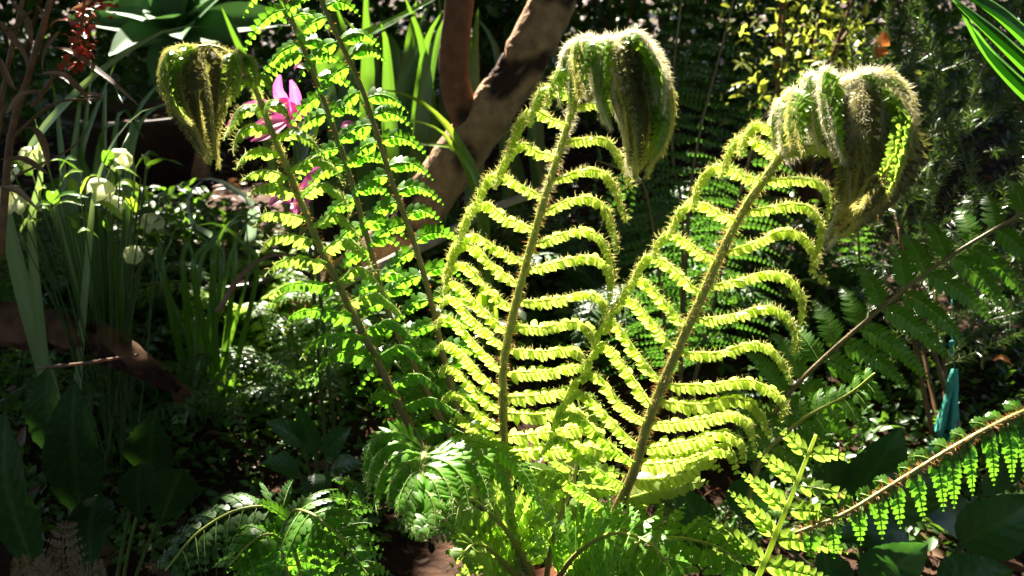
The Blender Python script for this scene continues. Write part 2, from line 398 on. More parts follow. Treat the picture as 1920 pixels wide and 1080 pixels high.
# ================================================================== SETTING
def ground_z(x, y):
    q = min(1., max(0., (y - 1.45) / 1.2)); bank = .22 * q * q * (3 - 2 * q)
    return bank + 0.05 * mnoise.noise(Vector((x * .7, y * .7, 0))) + .018 * mnoise.noise(Vector((x * 4, y * 4, 3)))
gx = np.concatenate([np.linspace(-40, -4, 14)[:-1], np.linspace(-4, 4, 110), np.linspace(4, 40, 14)[1:]])
gy = np.concatenate([np.linspace(-6, .4, 10)[:-1], np.linspace(.4, 6.5, 90), np.linspace(6.5, 80, 18)[1:]])
mb = MB(); V = np.array([[x, y, ground_z(x, y)] for y in gy for x in gx])
I = np.arange(len(V)).reshape(len(gy), len(gx))
mb.add(V, np.concatenate([np.stack([I[:-1, :-1], I[:-1, 1:], I[1:, 1:]], -1).reshape(-1, 3), np.stack([I[:-1, :-1], I[1:, 1:], I[1:, :-1]], -1).reshape(-1, 3)]))
tag(mb.build('ground', M['soil']), kind='structure')

def gp(px, py):
    """where the line of sight through a picture point meets the ground"""
    z = .2
    for _ in range(4):
        ang = PITCH - math.atan((540 - py) / FPX); D = (CAM[2] - z) / math.tan(max(ang, .04))
        d = D / math.cos(ang) * math.cos(ang - PITCH); p = P(px, py, d); z = .5 * z + .5 * ground_z(p[0], p[1])
    p[2] = ground_z(p[0], p[1]); return p

mb = MB(); n = 5200
x = rng.uniform(-2.6, 2.6, n); y = rng.uniform(1.0, 5.5, n)
pos = np.array([[a, b, ground_z(a, b) + .006 + .03 * rng.random()] for a, b in zip(x, y)])
leafcloud(mb, pos, rng.uniform(.02, .055, n), .42, flat=.35)
tag(mb.build('leaf_litter', M['litter']), 'brown fallen leaves scattered over the dark soil', 'leaf litter', 'stuff')

# ------------------------------------------------------------------ tree with leaning trunk, side branch and crown
def barktube(mb, path, rad, n, sides, flaky, seed, amp=.0035):
    c = spline(path, n); T = tangents(c); r = np.interp(np.linspace(0, 1, n), np.linspace(0, 1, len(rad)), rad)
    A = unit(np.cross(T[0], [0, 1, 0])); Vv = []; tt = []
    for i in range(n):
        A = unit(A - T[i] * np.dot(A, T[i])); B = np.cross(T[i], A)
        for j in range(sides):
            th = 2 * math.pi * j / sides; d = math.cos(th) * A + math.sin(th) * B; p = c[i] + d * r[i]
            q = Vector(p * 14) + Vector((seed, 0, 0))
            lo = mnoise.noise(q * .7); hi = mnoise.fractal(q * 3.2, 1., 2., 4); fl = mnoise.noise(q * .85 + Vector((9, 3, 1)))
            crack = mnoise.turbulence(q * 5.0, 3, False)
            band = max(0., min(1., (fl - flaky) * 5))
            k = amp * (1.6 * lo + .7 * hi) + band * amp * 2.6 * (crack - .75)
            Vv.append(p + d * k); tt.append(min(1., band * max(0., min(1., (.85 - crack) * 2.2)) + max(0, -hi - .55) * .8))
    I = np.arange(n * sides).reshape(n, sides); J = np.roll(I, -1, 1)
    F = np.concatenate([np.stack([I[:-1], J[:-1], J[1:]], -1).reshape(-1, 3), np.stack([I[:-1], J[1:], I[1:]], -1).reshape(-1, 3)])
    mb.add(np.array(Vv), F, np.array(tt)); return c

base = P(430, 720, 2.52); base[2] = ground_z(base[0], base[1]) - .03
tree = thing('tree', 'brown leaning tree trunk with flaking bark forking behind the tall fern', 'tree', base)
tp = [P(430, 720, 2.52), P(520, 640, 2.44), P(640, 545, 2.34), P(760, 428, 2.27), P(880, 268, 2.2), P(965, 140, 2.16), P(1040, 0, 2.12), P(1110, -170, 2.1)]
tp += [tp[-1] + np.array([.30, .02, .30]), tp[-1] + np.array([.75, .0, .75]), tp[-1] + np.array([1.2, .1, 1.3])]
mb = MB(); barktube(mb, tp, [.074, .066, .061, .057, .053, .051, .049, .053, .05, .04, .03], 230, 64, .06, 0, .0046)
mb.build('trunk', M['bark'], tree, base)
bp_ = [P(905, 262, 2.19), P(880, 232, 2.18), P(857, 175, 2.16), P(852, 110, 2.13), P(858, 40, 2.1), P(868, -60, 2.08), P(870, -200, 2.06)]
bp_ += [bp_[-1] + np.array([-.14, .0, .35]), bp_[-1] + np.array([-.5, .05, .8])]
mb = MB(); barktube(mb, bp_, [.036, .035, .031, .030, .029, .028, .027, .022, .016], 120, 32, .28, 5, .0022)
mb.build('branch', M['barkred'], tree, base)
# canopy: unseen leaves added for shade, with gaps cut so chosen spots get sun
LIT = []                                       # (px, py, depth, radius) spots the sun reaches
def lit(r, *pts):
    for p in pts: LIT.append((P(*p), r))
lit(.06, (325, 100, .98), (320, 150, .97), (345, 200, .97), (390, 60, 1.0))
lit(.075, (370, 80, 1.0), (430, 90, 1.02), (480, 170, 1.04), (530, 260, 1.05), (560, 350, 1.06), (600, 420, 1.06), (640, 500, 1.06), (520, 330, 1.06), (530, 420, 1.06), (680, 560, 1.08), (620, 560, 1.08))
lit(.085, (560, 30, 1.12), (640, 60, 1.12), (680, 160, 1.12), (700, 260, 1.12), (720, 360, 1.12), (760, 470, 1.12), (790, 560, 1.1), (800, 640, 1.1), (700, 640, 1.1), (800, 720, 1.1))
lit(.10, (1150, 80, .95), (1080, 140, .98), (1200, 150, .95), (1000, 240, .98), (930, 330, .98), (1060, 300, .99), (1140, 320, .97), (900, 430, .98), (1000, 430, 1.0), (1100, 430, .97), (870, 540, .99), (960, 560, 1.), (1080, 560, .98), (900, 660, 1.), (1000, 680, 1.), (1080, 700, 1.), (900, 780, 1.02), (1010, 800, 1.02), (1100, 830, 1.02))
lit(.10, (1600, 140, .9), (1540, 190, .92), (1660, 200, .88), (1470, 240, .93), (1420, 330, .95), (1330, 330, .95), (1500, 360, .93), (1260, 420, .96), (1380, 440, .95), (1500, 460, .94), (1220, 520, .97), (1320, 560, .97), (1450, 560, .95), (1180, 620, .98), (1300, 650, .97), (1420, 650, .95), (1150, 730, 1.), (1260, 740, .98), (1380, 760, .97), (1150, 830, 1.), (1280, 840, .98), (1350, 860, .98), (1220, 900, 1.), (1100, 900, 1.02), (1000, 920, 1.02))
lit(.10, (740, 830, .93), (800, 850, .92), (880, 845, .92), (940, 860, .92), (900, 940, 1.0), (980, 980, 1.02), (700, 840, .92))
lit(.10, (1480, 940, .98), (1450, 880, .98), (1530, 830, .98), (1400, 960, .98), (1540, 960, .98), (1460, 1040, .98), (1400, 1000, .98))
lit(.08, (1560, 960, .95), (1640, 920, .95), (1720, 870, .95), (1800, 820, .95), (1880, 780, .95))
lit(.035, (560, 960, 1.0), (600, 990, 1.0), (650, 1040, 1.0), (560, 1030, 1.0))
lit(.15, (760, 420, 2.25), (700, 480, 2.28), (830, 330, 2.2), (1000, 60, 2.12), (960, 140, 2.14), (900, 240, 2.18), (1030, 10, 2.1))
lit(.05, (850, 170, 2.13), (855, 120, 2.12), (860, 210, 2.15))
lit(.03, (300, 60, 1.6), (220, 120, 1.6), (140, 190, 1.6), (90, 240, 1.6), (300, 200, 1.65), (230, 250, 1.65), (190, 320, 1.68))
lit(.045, (225, 300, 1.7), (190, 355, 1.7), (20, 375, 1.6), (60, 300, 1.6), (285, 415, 1.75), (130, 420, 1.7), (60, 420, 1.65), (420, 420, 1.8))
lit(.09, (470, 560, 2.15), (500, 520, 2.15), (430, 590, 2.1), (540, 570, 2.2))
for _k in range(12):
    _x, _y = rng.uniform(0, 640), rng.uniform(430, 900); _p = gp(_x, _y); LIT.append((_p + [0, 0, .08], rng.uniform(.005, .03)))
for _k in range(85):
    LIT.append((P(rng.uniform(1200, 1900), rng.uniform(20, 700), rng.uniform(1.6, 2.4)), rng.uniform(.012, .045)))
lit(.05, (270, 500, 1.9), (240, 480, 1.9))
lit(.07, (520, 190, 1.36), (470, 220, 1.36), (560, 240, 1.36), (560, 340, 1.36), (530, 380, 1.36))
lit(.03, (100, 30, 1.4), (150, 100, 1.4), (220, 160, 1.4), (60, 60, 1.4))
lit(.03, (1620, 600, 1.18), (1700, 540, 1.16), (1770, 480, 1.15), (1850, 440, 1.14), (1580, 640, 1.18), (1560, 560, 1.17), (1800, 560, 1.14))
lit(.17, (1500, 60, 3.0), (1560, 130, 3.0), (1460, 150, 3.0), (1520, 0, 3.0))
lit(.05, (800, 200, 2.0), (850, 250, 2.0), (800, 280, 2.0), (900, 400, 2.1), (960, 380, 2.1))
lit(.06, (1780, 760, 1.9), (1780, 720, 1.9), (1785, 800, 1.9))
lit(.02, (1700, 980, 1.15))
lit(.09, (1850, 50, .95), (1890, 70, .95), (1920, 40, .95))
lit(.30, (340, 20, 3.4), (400, 60, 3.4), (280, 60, 3.4))
LQ = np.array([q for q, r in LIT]); LR = np.array([r for q, r in LIT])
def gaps(pos, extra=0.):
    keep = np.ones(len(pos), bool)
    for q, r in zip(LQ, LR):
        v = q - pos; t = v @ SUN
        keep &= np.linalg.norm(v - t[:, None] * SUN, axis=1) > r + extra
    return keep
made = 0
for k in range(260):                         # limbs carrying the crown, none across the sunny gaps
    a = rng.random() * 6.283; e = np.array([-1.2 + 3.2 * math.cos(a), 3.6 + 3.6 * math.sin(a), 3.0 + .5 * rng.random()])
    s0 = tp[-1 - (k % 2)]; lc = spline([s0, (s0 + e) / 2 + [0, 0, .35 + .4 * rng.random()], e], 26)
    if gaps(spline(lc, 220), .04).all():
        mb = MB(); tube(mb, lc, np.linspace(.024, .006, 26), 8, rough=.04); mb.build('limb', M['barkred'], tree, base); made += 1
    if made >= 8: break
n = 130000
pos = np.stack([rng.uniform(-5.4, 4.4, n), rng.uniform(-3.8, 10.5, n), 2.5 + 1.1 * rng.random(n) ** 1.4], 1)
clump = np.array([mnoise.noise(Vector((p[0] * 1.8, p[1] * 1.8, p[2] * 1.8))) for p in pos])
pos = pos[clump > -.55]
SH = [P(*q) for q in ((60, 800, 1.15), (40, 880, 1.12), (140, 780, 1.25), (150, 860, 1.25), (90, 740, 1.36), (285, 820, 1.33), (262, 920, 1.2), (310, 930, 1.22), (180, 980, 1.15), (100, 700, 1.36), (1680, 850, 1.25), (1720, 920, 1.2), (1880, 850, 1.3), (1880, 970, 1.12), (1680, 1060, 1.1),
                        (60, 640, 1.9), (180, 650, 1.85), (260, 690, 1.8), (330, 480, 1.9), (340, 540, 1.95), (400, 700, 1.9), (250, 720, 1.8), (500, 740, 1.8), (560, 820, 1.5), (130, 560, 1.95), (700, 60, 2.5), (760, 100, 2.5), (660, 120, 2.5))]
ex = np.vstack([q + SUN * ((rng.uniform(2.45, 3.3, (46, 1)) - q[2]) / SUN[2]) + rng.normal(0, .11, (46, 3)) for q in SH])  # extra unseen leaves placed to throw shade on chosen spots
pos = np.vstack([pos, ex])
size = rng.uniform(.085, .15, len(pos))
kp = gaps(pos + [0, 0, 0], .035); pos = pos[kp]; size = size[kp]
mb = MB(); leafcloud(mb, pos, size, .55, flat=.4, simple=True)
n = 80000                                    # unseen upper leaf layer added to block sky light
p2 = np.stack([rng.uniform(-6.2, 5.0, n), rng.uniform(-4.5, 12.5, n), rng.uniform(3.7, 4.9, n)], 1); p2 = p2[gaps(p2, .05)]
leafcloud(mb, p2, rng.uniform(.13, .21, len(p2)), .55, flat=.4, simple=True)
tag(mb.build('crown', M['canopy'], tree, base), kind='stuff')

# back hedge, plus unseen side and rear runs added to block sky light
hd = thing('hedge', 'tall dark hedge at the very back, with unseen runs added round the other sides to block sky light', 'hedge', (0, 7.2, 0))
def hedge_run(a, b, h, depth, n):
    a, b = np.array(a), np.array(b); t = rng.random((n, 1)); dv = unit(np.append(b - a, 0)); nv = np.array([-dv[1], dv[0], 0])
    p = np.concatenate([a + (b - a) * t, h * rng.random((n, 1))], 1) + nv * rng.normal(0, depth / 2, (n, 1))
    mb = MB(); leafcloud(mb, p, rng.uniform(.10, .19, n), .55, simple=True)
    tag(mb.build('foliage', M['shrub'], hd, np.array([0, 7.2, 0])), kind='stuff')
hedge_run((-5.4, 7.2), (5.0, 7.2), 2.6, .5, 9000)
hedge_run((-5.2, 7.2), (-5.2, -3.6), 4.2, .5, 11000)
hedge_run((4.4, 7.2), (4.4, -3.6), 4.2, .5, 11000)
hedge_run((-5.2, -3.4), (4.4, -3.4), 4.2, .5, 11000)

# ------------------------------------------------------------------ shrubs closing off the back
def shrub(name, label, px, d, half, height, nleaf, lsize, mat, cat='shrub', group=None, dens=1.0, zb=0.):
    c = P(px, 300, d); c[2] = ground_z(c[0], c[1])
    t = thing(name, label, cat, c, group)
    for k in range(7):
        a = rng.random() * 6.28; e = c + np.array([math.cos(a) * half * .6, math.sin(a) * half * .4, height * rng.uniform(.6, .95)])
        mb = MB(); tube(mb, spline([c + rng.normal(0, .03, 3) * [1, 1, 0], (c + e) / 2 + rng.normal(0, .05, 3), e], 10), np.linspace(.014, .004, 10), 6)
        mb.build('stem', M['stembrown'], t, c)
    p = unit(rng.normal(0, 1, (nleaf, 3))) * (rng.random((nleaf, 1)) ** .45)
    p = c + np.array([0, 0, height * .52]) + p * [half, half * .6, height * .55]
    q = np.array([mnoise.noise(Vector(v * (2.2 / half))) for v in p]); p = p[q > -.25 * dens]
    p = p[p[:, 2] > .02]
    mb = MB(); leafcloud(mb, p, rng.uniform(.6, 1.3, len(p)) * lsize, .42, flat=.8)
    tag(mb.build('foliage', mat, t, c), kind='stuff')
    return t
shrub('shrub', 'dark leafy shrub filling the top corner behind the dry brown stems', 40, 4.2, .9, 1.25, 4200, .075, M['shrub'])
shrub('shrub', 'dark shrub behind the pale agave rosette', 420, 4.9, 1.0, 1.35, 4600, .08, M['shrub'])
shrub('shrub', 'dark shrub behind the forked tree trunk', 860, 5.2, 1.1, 1.4, 4800, .08, M['shrub'])
shrub('shrub', 'dark shrub behind the furry top of the middle fern frond', 1210, 4.6, .9, 1.3, 4200, .075, M['shrub'])
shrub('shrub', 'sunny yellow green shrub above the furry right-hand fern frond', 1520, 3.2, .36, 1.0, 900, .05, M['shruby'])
shrub('shrub', 'deep green shrub at the back behind the yellow one', 1620, 5.0, 1.1, 1.35, 4200, .075, M['shrub'])
shrub('shrub', 'dark shrub at the far right behind the needle bush', 1950, 3.8, .9, 1.25, 2600, .06, M['shrub'])

# ================================================================== THE TALL FERN
crown = P(1020, 1120, 1.06); fb = crown.copy(); fb[2] = ground_z(fb[0], fb[1])
fern = thing('fern', 'tall soft fern with furry uncurling fronds lit lime green by the sun', 'fern', fb)
# fibrous stem the fronds grow from
mb = MB()
tube(mb, spline([fb - [0, 0, .05], fb + [0, 0, .15], crown - [0, 0, .02], crown + [0, 0, .02]], 30), np.interp(np.linspace(0, 1, 30), [0, .3, .85, 1], [.10, .075, .07, .03]), 22, rough=.06)
mb.build('stem', M['fibre'], fern, fb)
mb = MB()
hairs(mb, spline([fb, crown], 20), 2600, .045, .07, .0009, bias=(0, 0, .6), spread=.5)
tag(mb.build('fibre', M['hairb'], fern, fb), kind='stuff')

def rachis_curve(ctrl, n=90):
    return spline(pix(ctrl), n)
def to_px(p):
    v = p - CAM; d = v @ Fv
    return np.stack([960 + (v @ Rv) / d * FPX, 540 - (v @ Uv) / d * FPX, d], -1)

def frond_part(root, org, ctrl, r0, r1, tint0=0., tint1=1., label=None, name='frond', mat='rachis', n=90):
    c = rachis_curve(ctrl, n); mb = MB()
    tube(mb, c, np.linspace(r0, r1, n), 9, np.clip(np.linspace(tint0, tint1, n), 0, 1), .035)
    return mb.build(name, M[mat], root, org, label=label), c

def hero_pinna(parent, org, c, poly, hb, w=.0135, dd=.05, roll=8., fold=58., mat='youngrope', prof=OVAL, hair=90, spacing=.0058, hl=.006, fur=False, fur2=None, hint=None, **k):
    q = to_px(c); a = np.array(poly[0], float); i = int(np.argmin(np.hypot(q[:, 0] - a[0], q[:, 1] - a[1])))
    d0 = q[i, 2]; t = np.linspace(0, 1, len(poly))
    pts = [c[i]] + [P(x, y, d0 - dd * tt) for (x, y), tt in zip(poly[1:], t[1:])]
    L = plen(spline(pts, 30)); n = max(7, int(L / spacing))
    mb = MB(); cc, T, S, Nn, Ls = pinna(mb, pts, n, w, roll=roll + rng.normal(0, 5), hint=hint, fold=fold, prof=prof, rnd0=float(np.clip(rng.normal(.5, .15), 0, 1)), **k)
    mb.build('leaflet', M[mat], parent, org)
    if hair:
        m = int(hair * L / .12)
        if fur:                       # long soft scales lying along the folded leaflet
            for q, kk in ((0., 1.), (.35, .8), (.7, .8)):
                for sg in (-.5, .5):
                    cq = cc + S * (Ls * sg * q)[:, None] - Nn * (Ls * .45 * q)[:, None] + Nn * .0015
                    hairs(hb, cq, int(m * kk * (.5 if q == 0 else .6)), hl, .001, .00017, bias=(0, 0, -.1), spread=.45, flow=1.1)
            if fur2 is not None: hairs(fur2, cc + Nn * .001, m, hl * 1.3, .002, .0002, bias=(0, 0, -.1), spread=.6, flow=.8, tmin=0, tmax=.42)
            return cc
        hairs(hb, cc, m, hl, .0015)
        tipc = cc - Nn * (Ls * .55)[:, None]
        hairs(hb, tipc, m // 2, hl * .8, .002)
    return cc

HAIRG = lambda: MB()

# ---- frond B, the middle one -------------------------------------------------
B_ctrl = [(1000, 1090, 1.06), (955, 960, 1.05), (945, 838, 1.03), (943, 700, 1.02), (960, 600, 1.01), (985, 500, 1.0), (1025, 360, .99), (1060, 250, .985), (1085, 165, .98), (1110, 108, .972), (1150, 78, .958), (1192, 100, .944), (1214, 165, .934), (1210, 250, .928), (1190, 335, .922)]
fo, c = frond_part(fern, fb, B_ctrl, .0056, .0026, 0, 1.3, 'middle uncurling frond with a furry drooping tip')
hg, hw_, hbn = MB(), MB(), MB()
Rb = [[(1085, 205), (1120, 190), (1152, 193), (1172, 225), (1180, 280)],
      [(1068, 275), (1105, 258), (1140, 262), (1166, 295), (1186, 350)],
      [(1048, 337), (1090, 318), (1130, 322), (1156, 352), (1176, 413)],
      [(1022, 397), (1065, 374), (1110, 370), (1140, 393), (1154, 440), (1160, 472)],
      [(1000, 462), (1040, 442), (1090, 430), (1130, 447), (1148, 490), (1152, 520)],
      [(990, 512), (1040, 492), (1090, 480), (1130, 490), (1148, 520), (1147, 560)],
      [(980, 570), (1040, 560), (1095, 548), (1128, 560), (1142, 592), (1138, 625)],
      [(962, 618), (1020, 612), (1070, 602), (1105, 615), (1120, 645), (1118, 670)],
      [(955, 662), (1020, 658), (1062, 652), (1092, 664), (1106, 690)],
      [(952, 702), (1020, 695), (1085, 685), (1104, 700)],
      [(951, 745), (1010, 740), (1065, 730), (1092, 740)],
      [(951, 780), (1010, 776), (1075, 768), (1100, 780)],
      [(951, 812), (1030, 810), (1095, 800), (1130, 812)],
      [(952, 842), (1030, 842), (1100, 836), (1140, 850)]]
for i, p in enumerate(Rb):
    u = i / (len(Rb) - 1)
    hero_pinna(fo, fb, c, p, hg, w=.0078 + .006 * u ** 1.5, dd=.045, roll=40 + 20 * u, fold=30 - 14 * u, wid=1.4 - .2 * u, slant=24, jit=14, spacing=.0042 + .0012 * u, hair=300 - 220 * u, curl=.5 - .35 * u, taper=4, tipw=.5)
Lb = [[(1090, 150), (1068, 130), (1045, 135), (1030, 165), (1022, 200)],
      [(1078, 185), (1045, 165), (1015, 165), (1000, 195), (990, 235)],
      [(1072, 228), (1035, 222), (1000, 205), (975, 222), (958, 262), (948, 300)],
      [(1046, 292), (1010, 284), (980, 268), (955, 282), (935, 320), (925, 350)],
      [(1010, 360), (970, 342), (935, 322), (908, 338), (892, 375), (880, 405)],
      [(990, 428), (950, 408), (912, 380), (884, 388), (866, 425), (856, 460)],
      [(975, 490), (940, 468), (892, 440), (858, 450), (840, 490), (834, 525)],
      [(970, 540), (930, 500), (885, 458), (852, 464), (838, 500), (833, 530)],
      [(955, 582), (920, 543), (880, 500), (854, 492), (840, 512)],
      [(946, 622), (902, 575), (862, 532), (838, 530), (826, 552)],
      [(942, 660), (897, 606), (856, 562), (832, 560), (820, 580)],
      [(939, 698), (892, 642), (852, 598), (828, 592), (816, 612)],
      [(938, 738), (890, 688), (850, 648), (828, 642), (816, 660)],
      [(939, 776), (896, 734), (858, 694), (834, 686), (822, 700)],
      [(940, 808), (902, 776), (866, 742), (842, 738), (828, 752)],
      [(941, 836), (905, 812), (870, 786), (848, 784)]]
for i, p in enumerate(Lb):
    u = i / (len(Lb) - 1)
    hero_pinna(fo, fb, c, p, hg, w=.0082 + .0022 * u, dd=.05, roll=40 + 6 * u, fold=30 - 8 * u, wid=1.4, slant=24, jit=14, spacing=.0042 + .0008 * u, hair=300 - 220 * u, hl=.0065, mat='youngrope' if i > 1 else 'young', curl=.5 - .3 * u, taper=4, tipw=.5)
Mb = [[(1112, 105), (1085, 90), (1062, 112), (1055, 160), (1060, 200)], [(1128, 90), (1105, 72), (1088, 92), (1086, 140), (1098, 180)],
      [(1150, 78), (1140, 90), (1140, 130), (1152, 185), (1172, 255), (1186, 330)], [(1165, 80), (1160, 100), (1168, 160), (1180, 230), (1190, 310)],
      [(1180, 90), (1190, 95), (1200, 150), (1204, 220), (1196, 300)], [(1190, 98), (1222, 100), (1244, 150), (1250, 210), (1238, 262), (1210, 320)],
      [(1170, 82), (1206, 74), (1236, 110), (1252, 170), (1256, 230), (1230, 290)], [(1140, 82), (1128, 80), (1118, 120), (1122, 180), (1140, 230)],
      [(1205, 130), (1222, 160), (1230, 220), (1222, 270), (1200, 325)], [(1160, 78), (1185, 66), (1215, 84), (1232, 140), (1236, 200)]]
Mb = [[p[0]] + [(x + sg * 7 + rng.normal(0, 3), y + rng.normal(0, 4) + 5 * sg) for x, y in p[1:]] for p in Mb for sg in (-1, 1)]
for i2, p in enumerate(Mb):
    i = i2 // 2
    cc = hero_pinna(fo, fb, c, p, hw_ if i in (0, 2, 7, 9) else hg, fur2=hw_, w=.0105, dd=.025 + .013 * (i2 % 4), roll=rng.uniform(15, 50), fold=48, jit=14, slant=24, mat='khaki' if i in (2, 3, 4, 8) else 'young', wid=1.4, hair=330, hl=.0065, curl=.5, taper=2.6, spacing=.0042, fur=True)
hairs(hw_, c, 5000, .014, .003, .0002, bias=(0, 0, -.35), tmin=.70, tmax=.88, spread=.6, flow=.8)
hairs(hw_, c, 500, .008, .0025, tmin=.55, tmax=.72)
hairs(hg, c, 900, .006, .004, tmin=.25, tmax=.75)
hairs(hbn, c, 700, .007, .0045, .0002, tmin=.05, tmax=.62)
tag(hg.build('hair', M['hairg'], fo, fb), kind='stuff'); tag(hw_.build('hair', M['hairw'], fo, fb), kind='stuff'); tag(hbn.build('hair', M['hairb'], fo, fb), kind='stuff')

# ---- frond C, on the right ----------------------------------------------------
C_ctrl = [(1060, 1100, 1.06), (1125, 1010, 1.035), (1155, 955, 1.02), (1190, 880, 1.0), (1215, 790, .99), (1255, 690, .98), (1300, 590, .97), (1345, 490, .96), (1390, 400, .95), (1430, 340, .945), (1480, 270, .935), (1530, 205, .925), (1590, 155, .91), (1650, 165, .895), (1690, 220, .885), (1690, 290, .878), (1645, 370, .872), (1575, 440, .868)]
fo, c = frond_part(fern, fb, C_ctrl, .0062, .003, 0, 1.1, 'right-hand uncurling frond with a large furry coiled head')
hg, hw_, hbn = MB(), MB(), MB()
Rc = [[(1470, 290), (1500, 276), (1540, 276), (1572, 292), (1580, 330)],
      [(1440, 350), (1500, 332), (1540, 342), (1562, 372), (1556, 410)],
      [(1415, 402), (1470, 382), (1512, 384), (1540, 410), (1546, 450), (1530, 485)],
      [(1365, 482), (1410, 455), (1470, 430), (1510, 444), (1534, 480), (1530, 510), (1552, 528)],
      [(1335, 543), (1390, 522), (1445, 508), (1490, 528), (1511, 570), (1502, 615)],
      [(1310, 608), (1370, 590), (1430, 573), (1470, 584), (1496, 620), (1492, 662)],
      [(1290, 666), (1340, 660), (1410, 642), (1450, 655), (1476, 688), (1485, 715)],
      [(1265, 722), (1330, 720), (1400, 711), (1450, 732), (1477, 765), (1466, 790)],
      [(1248, 765), (1310, 757), (1380, 746), (1422, 766), (1446, 818)],
      [(1232, 805), (1300, 787), (1370, 775), (1407, 795), (1418, 840)],
      [(1212, 845), (1290, 826), (1350, 812), (1390, 828), (1397, 865)],
      [(1203, 878), (1280, 862), (1340, 840), (1372, 850), (1382, 885)],
      [(1188, 905), (1260, 893), (1320, 866), (1350, 880)],
      [(1172, 935), (1235, 917), (1295, 905), (1325, 905)]]
for i, p in enumerate(Rc):
    u = i / (len(Rc) - 1)
    flat = max(0, u - .42) / .58
    hero_pinna(fo, fb, c, p, hg, w=.0084 + .0085 * flat, dd=.045, roll=38 + 30 * flat, fold=30 - 24 * flat, wid=1.4 - .25 * flat, slant=24 - 6 * flat, jit=14 - 7 * flat, spacing=.0042 + .0026 * flat, hair=320 - 290 * u, mat='youngrope', curl=.5 - .45 * flat, prof=OVAL, taper=4 - 1.5 * flat, tipw=.5 - .3 * flat)
Lc = [[(1480, 268), (1445, 238), (1415, 232), (1395, 255), (1385, 290)],
      [(1462, 295), (1430, 270), (1395, 252), (1372, 268), (1358, 300), (1350, 330)],
      [(1428, 345), (1392, 326), (1352, 308), (1325, 318), (1305, 350), (1296, 392)],
      [(1388, 405), (1352, 400), (1318, 380), (1290, 380), (1268, 400), (1252, 440)],
      [(1345, 487), (1312, 470), (1280, 446), (1252, 436), (1232, 450), (1222, 482)],
      [(1315, 548), (1282, 520), (1247, 490), (1217, 476), (1196, 500), (1182, 532)],
      [(1288, 608), (1252, 570), (1217, 532), (1190, 520), (1168, 545), (1158, 580)],
      [(1268, 652), (1232, 612), (1196, 570), (1166, 556), (1146, 580), (1136, 612)],
      [(1243, 715), (1196, 660), (1162, 612), (1140, 597), (1120, 620), (1110, 650)],
      [(1228, 758), (1182, 702), (1150, 657), (1128, 643), (1104, 668), (1092, 700)],
      [(1212, 803), (1167, 757), (1132, 712), (1106, 697), (1076, 715), (1058, 745)],
      [(1203, 838), (1152, 792), (1112, 750), (1082, 732), (1050, 760), (1036, 790)],
      [(1188, 875), (1132, 822), (1092, 782), (1052, 772), (1034, 802)],
      [(1168, 915), (1112, 872), (1070, 832), (1040, 818), (1012, 850)],
      [(1150, 955), (1095, 925), (1050, 890), (1020, 880), (1000, 905)]]
for i, p in enumerate(Lc):
    u = i / (len(Lc) - 1)
    hero_pinna(fo, fb, c, p, hg, w=.0082 + .002 * u, dd=.05, roll=42, fold=30, wid=1.4, slant=24, jit=14, spacing=.0042, hair=320 - 250 * u, mat='youngrope' if u < .85 else 'young', hl=.0065, curl=.5 - .2 * u, taper=4, tipw=.5)
Mc = [[(1490, 255), (1478, 195), (1462, 200), (1455, 240), (1462, 285)], [(1512, 225), (1500, 170), (1488, 190), (1486, 240), (1496, 280)],
      [(1540, 195), (1530, 150), (1518, 175), (1520, 225), (1535, 270)], [(1565, 172), (1555, 150), (1548, 180), (1556, 240), (1575, 290)],
      [(1600, 158), (1588, 190), (1588, 260), (1594, 330), (1585, 400), (1552, 455)], [(1622, 158), (1612, 200), (1616, 270), (1618, 340), (1596, 410)],
      [(1640, 160), (1652, 170), (1658, 230), (1648, 300), (1622, 370), (1590, 425)], [(1660, 178), (1684, 180), (1700, 230), (1690, 290), (1650, 360)],
      [(1630, 155), (1672, 148), (1702, 190), (1714, 240), (1700, 290)], [(1570, 165), (1566, 200), (1570, 260), (1582, 320), (1570, 380)],
      [(1690, 230), (1704, 270), (1680, 330), (1630, 395), (1575, 442)], [(1690, 280), (1670, 320), (1640, 350), (1610, 390)],
      [(1605, 150), (1632, 134), (1664, 156), (1680, 205), (1670, 260)]]
Mc = [[p[0]] + [(x + sg * 7 + rng.normal(0, 3), y + rng.normal(0, 4) + 5 * sg) for x, y in p[1:]] for p in Mc for sg in (-1, 1)]
for i2, p in enumerate(Mc):
    i = i2 // 2
    hero_pinna(fo, fb, c, p, hw_ if i in (0, 2, 3, 4, 12) else hg, fur2=hw_, w=.0120, dd=.025 + .013 * (i2 % 4), roll=rng.uniform(15, 50), fold=48, jit=14, slant=24, mat='khaki' if i in (4, 5, 9, 10, 11, 6) else 'young', wid=1.4, hair=360, hl=.007, curl=.5, taper=2.6, spacing=.0042, fur=True)
hairs(hw_, c, 7000, .016, .003, .0002, bias=(0, 0, -.4), tmin=.64, tmax=.83, spread=.6, flow=.8)
hairs(hbn, c, 900, .014, .003, .0003, tmin=.85, tmax=1.0)
hairs(hg, c, 1100, .007, .004, tmin=.25, tmax=.7)
hairs(hbn, c, 900, .007, .0048, .0002, tmin=.05, tmax=.60)
tag(hg.build('hair', M['hairg'], fo, fb), kind='stuff'); tag(hw_.build('hair', M['hairw'], fo, fb), kind='stuff'); tag(hbn.build('hair', M['hairb'], fo, fb), kind='stuff')

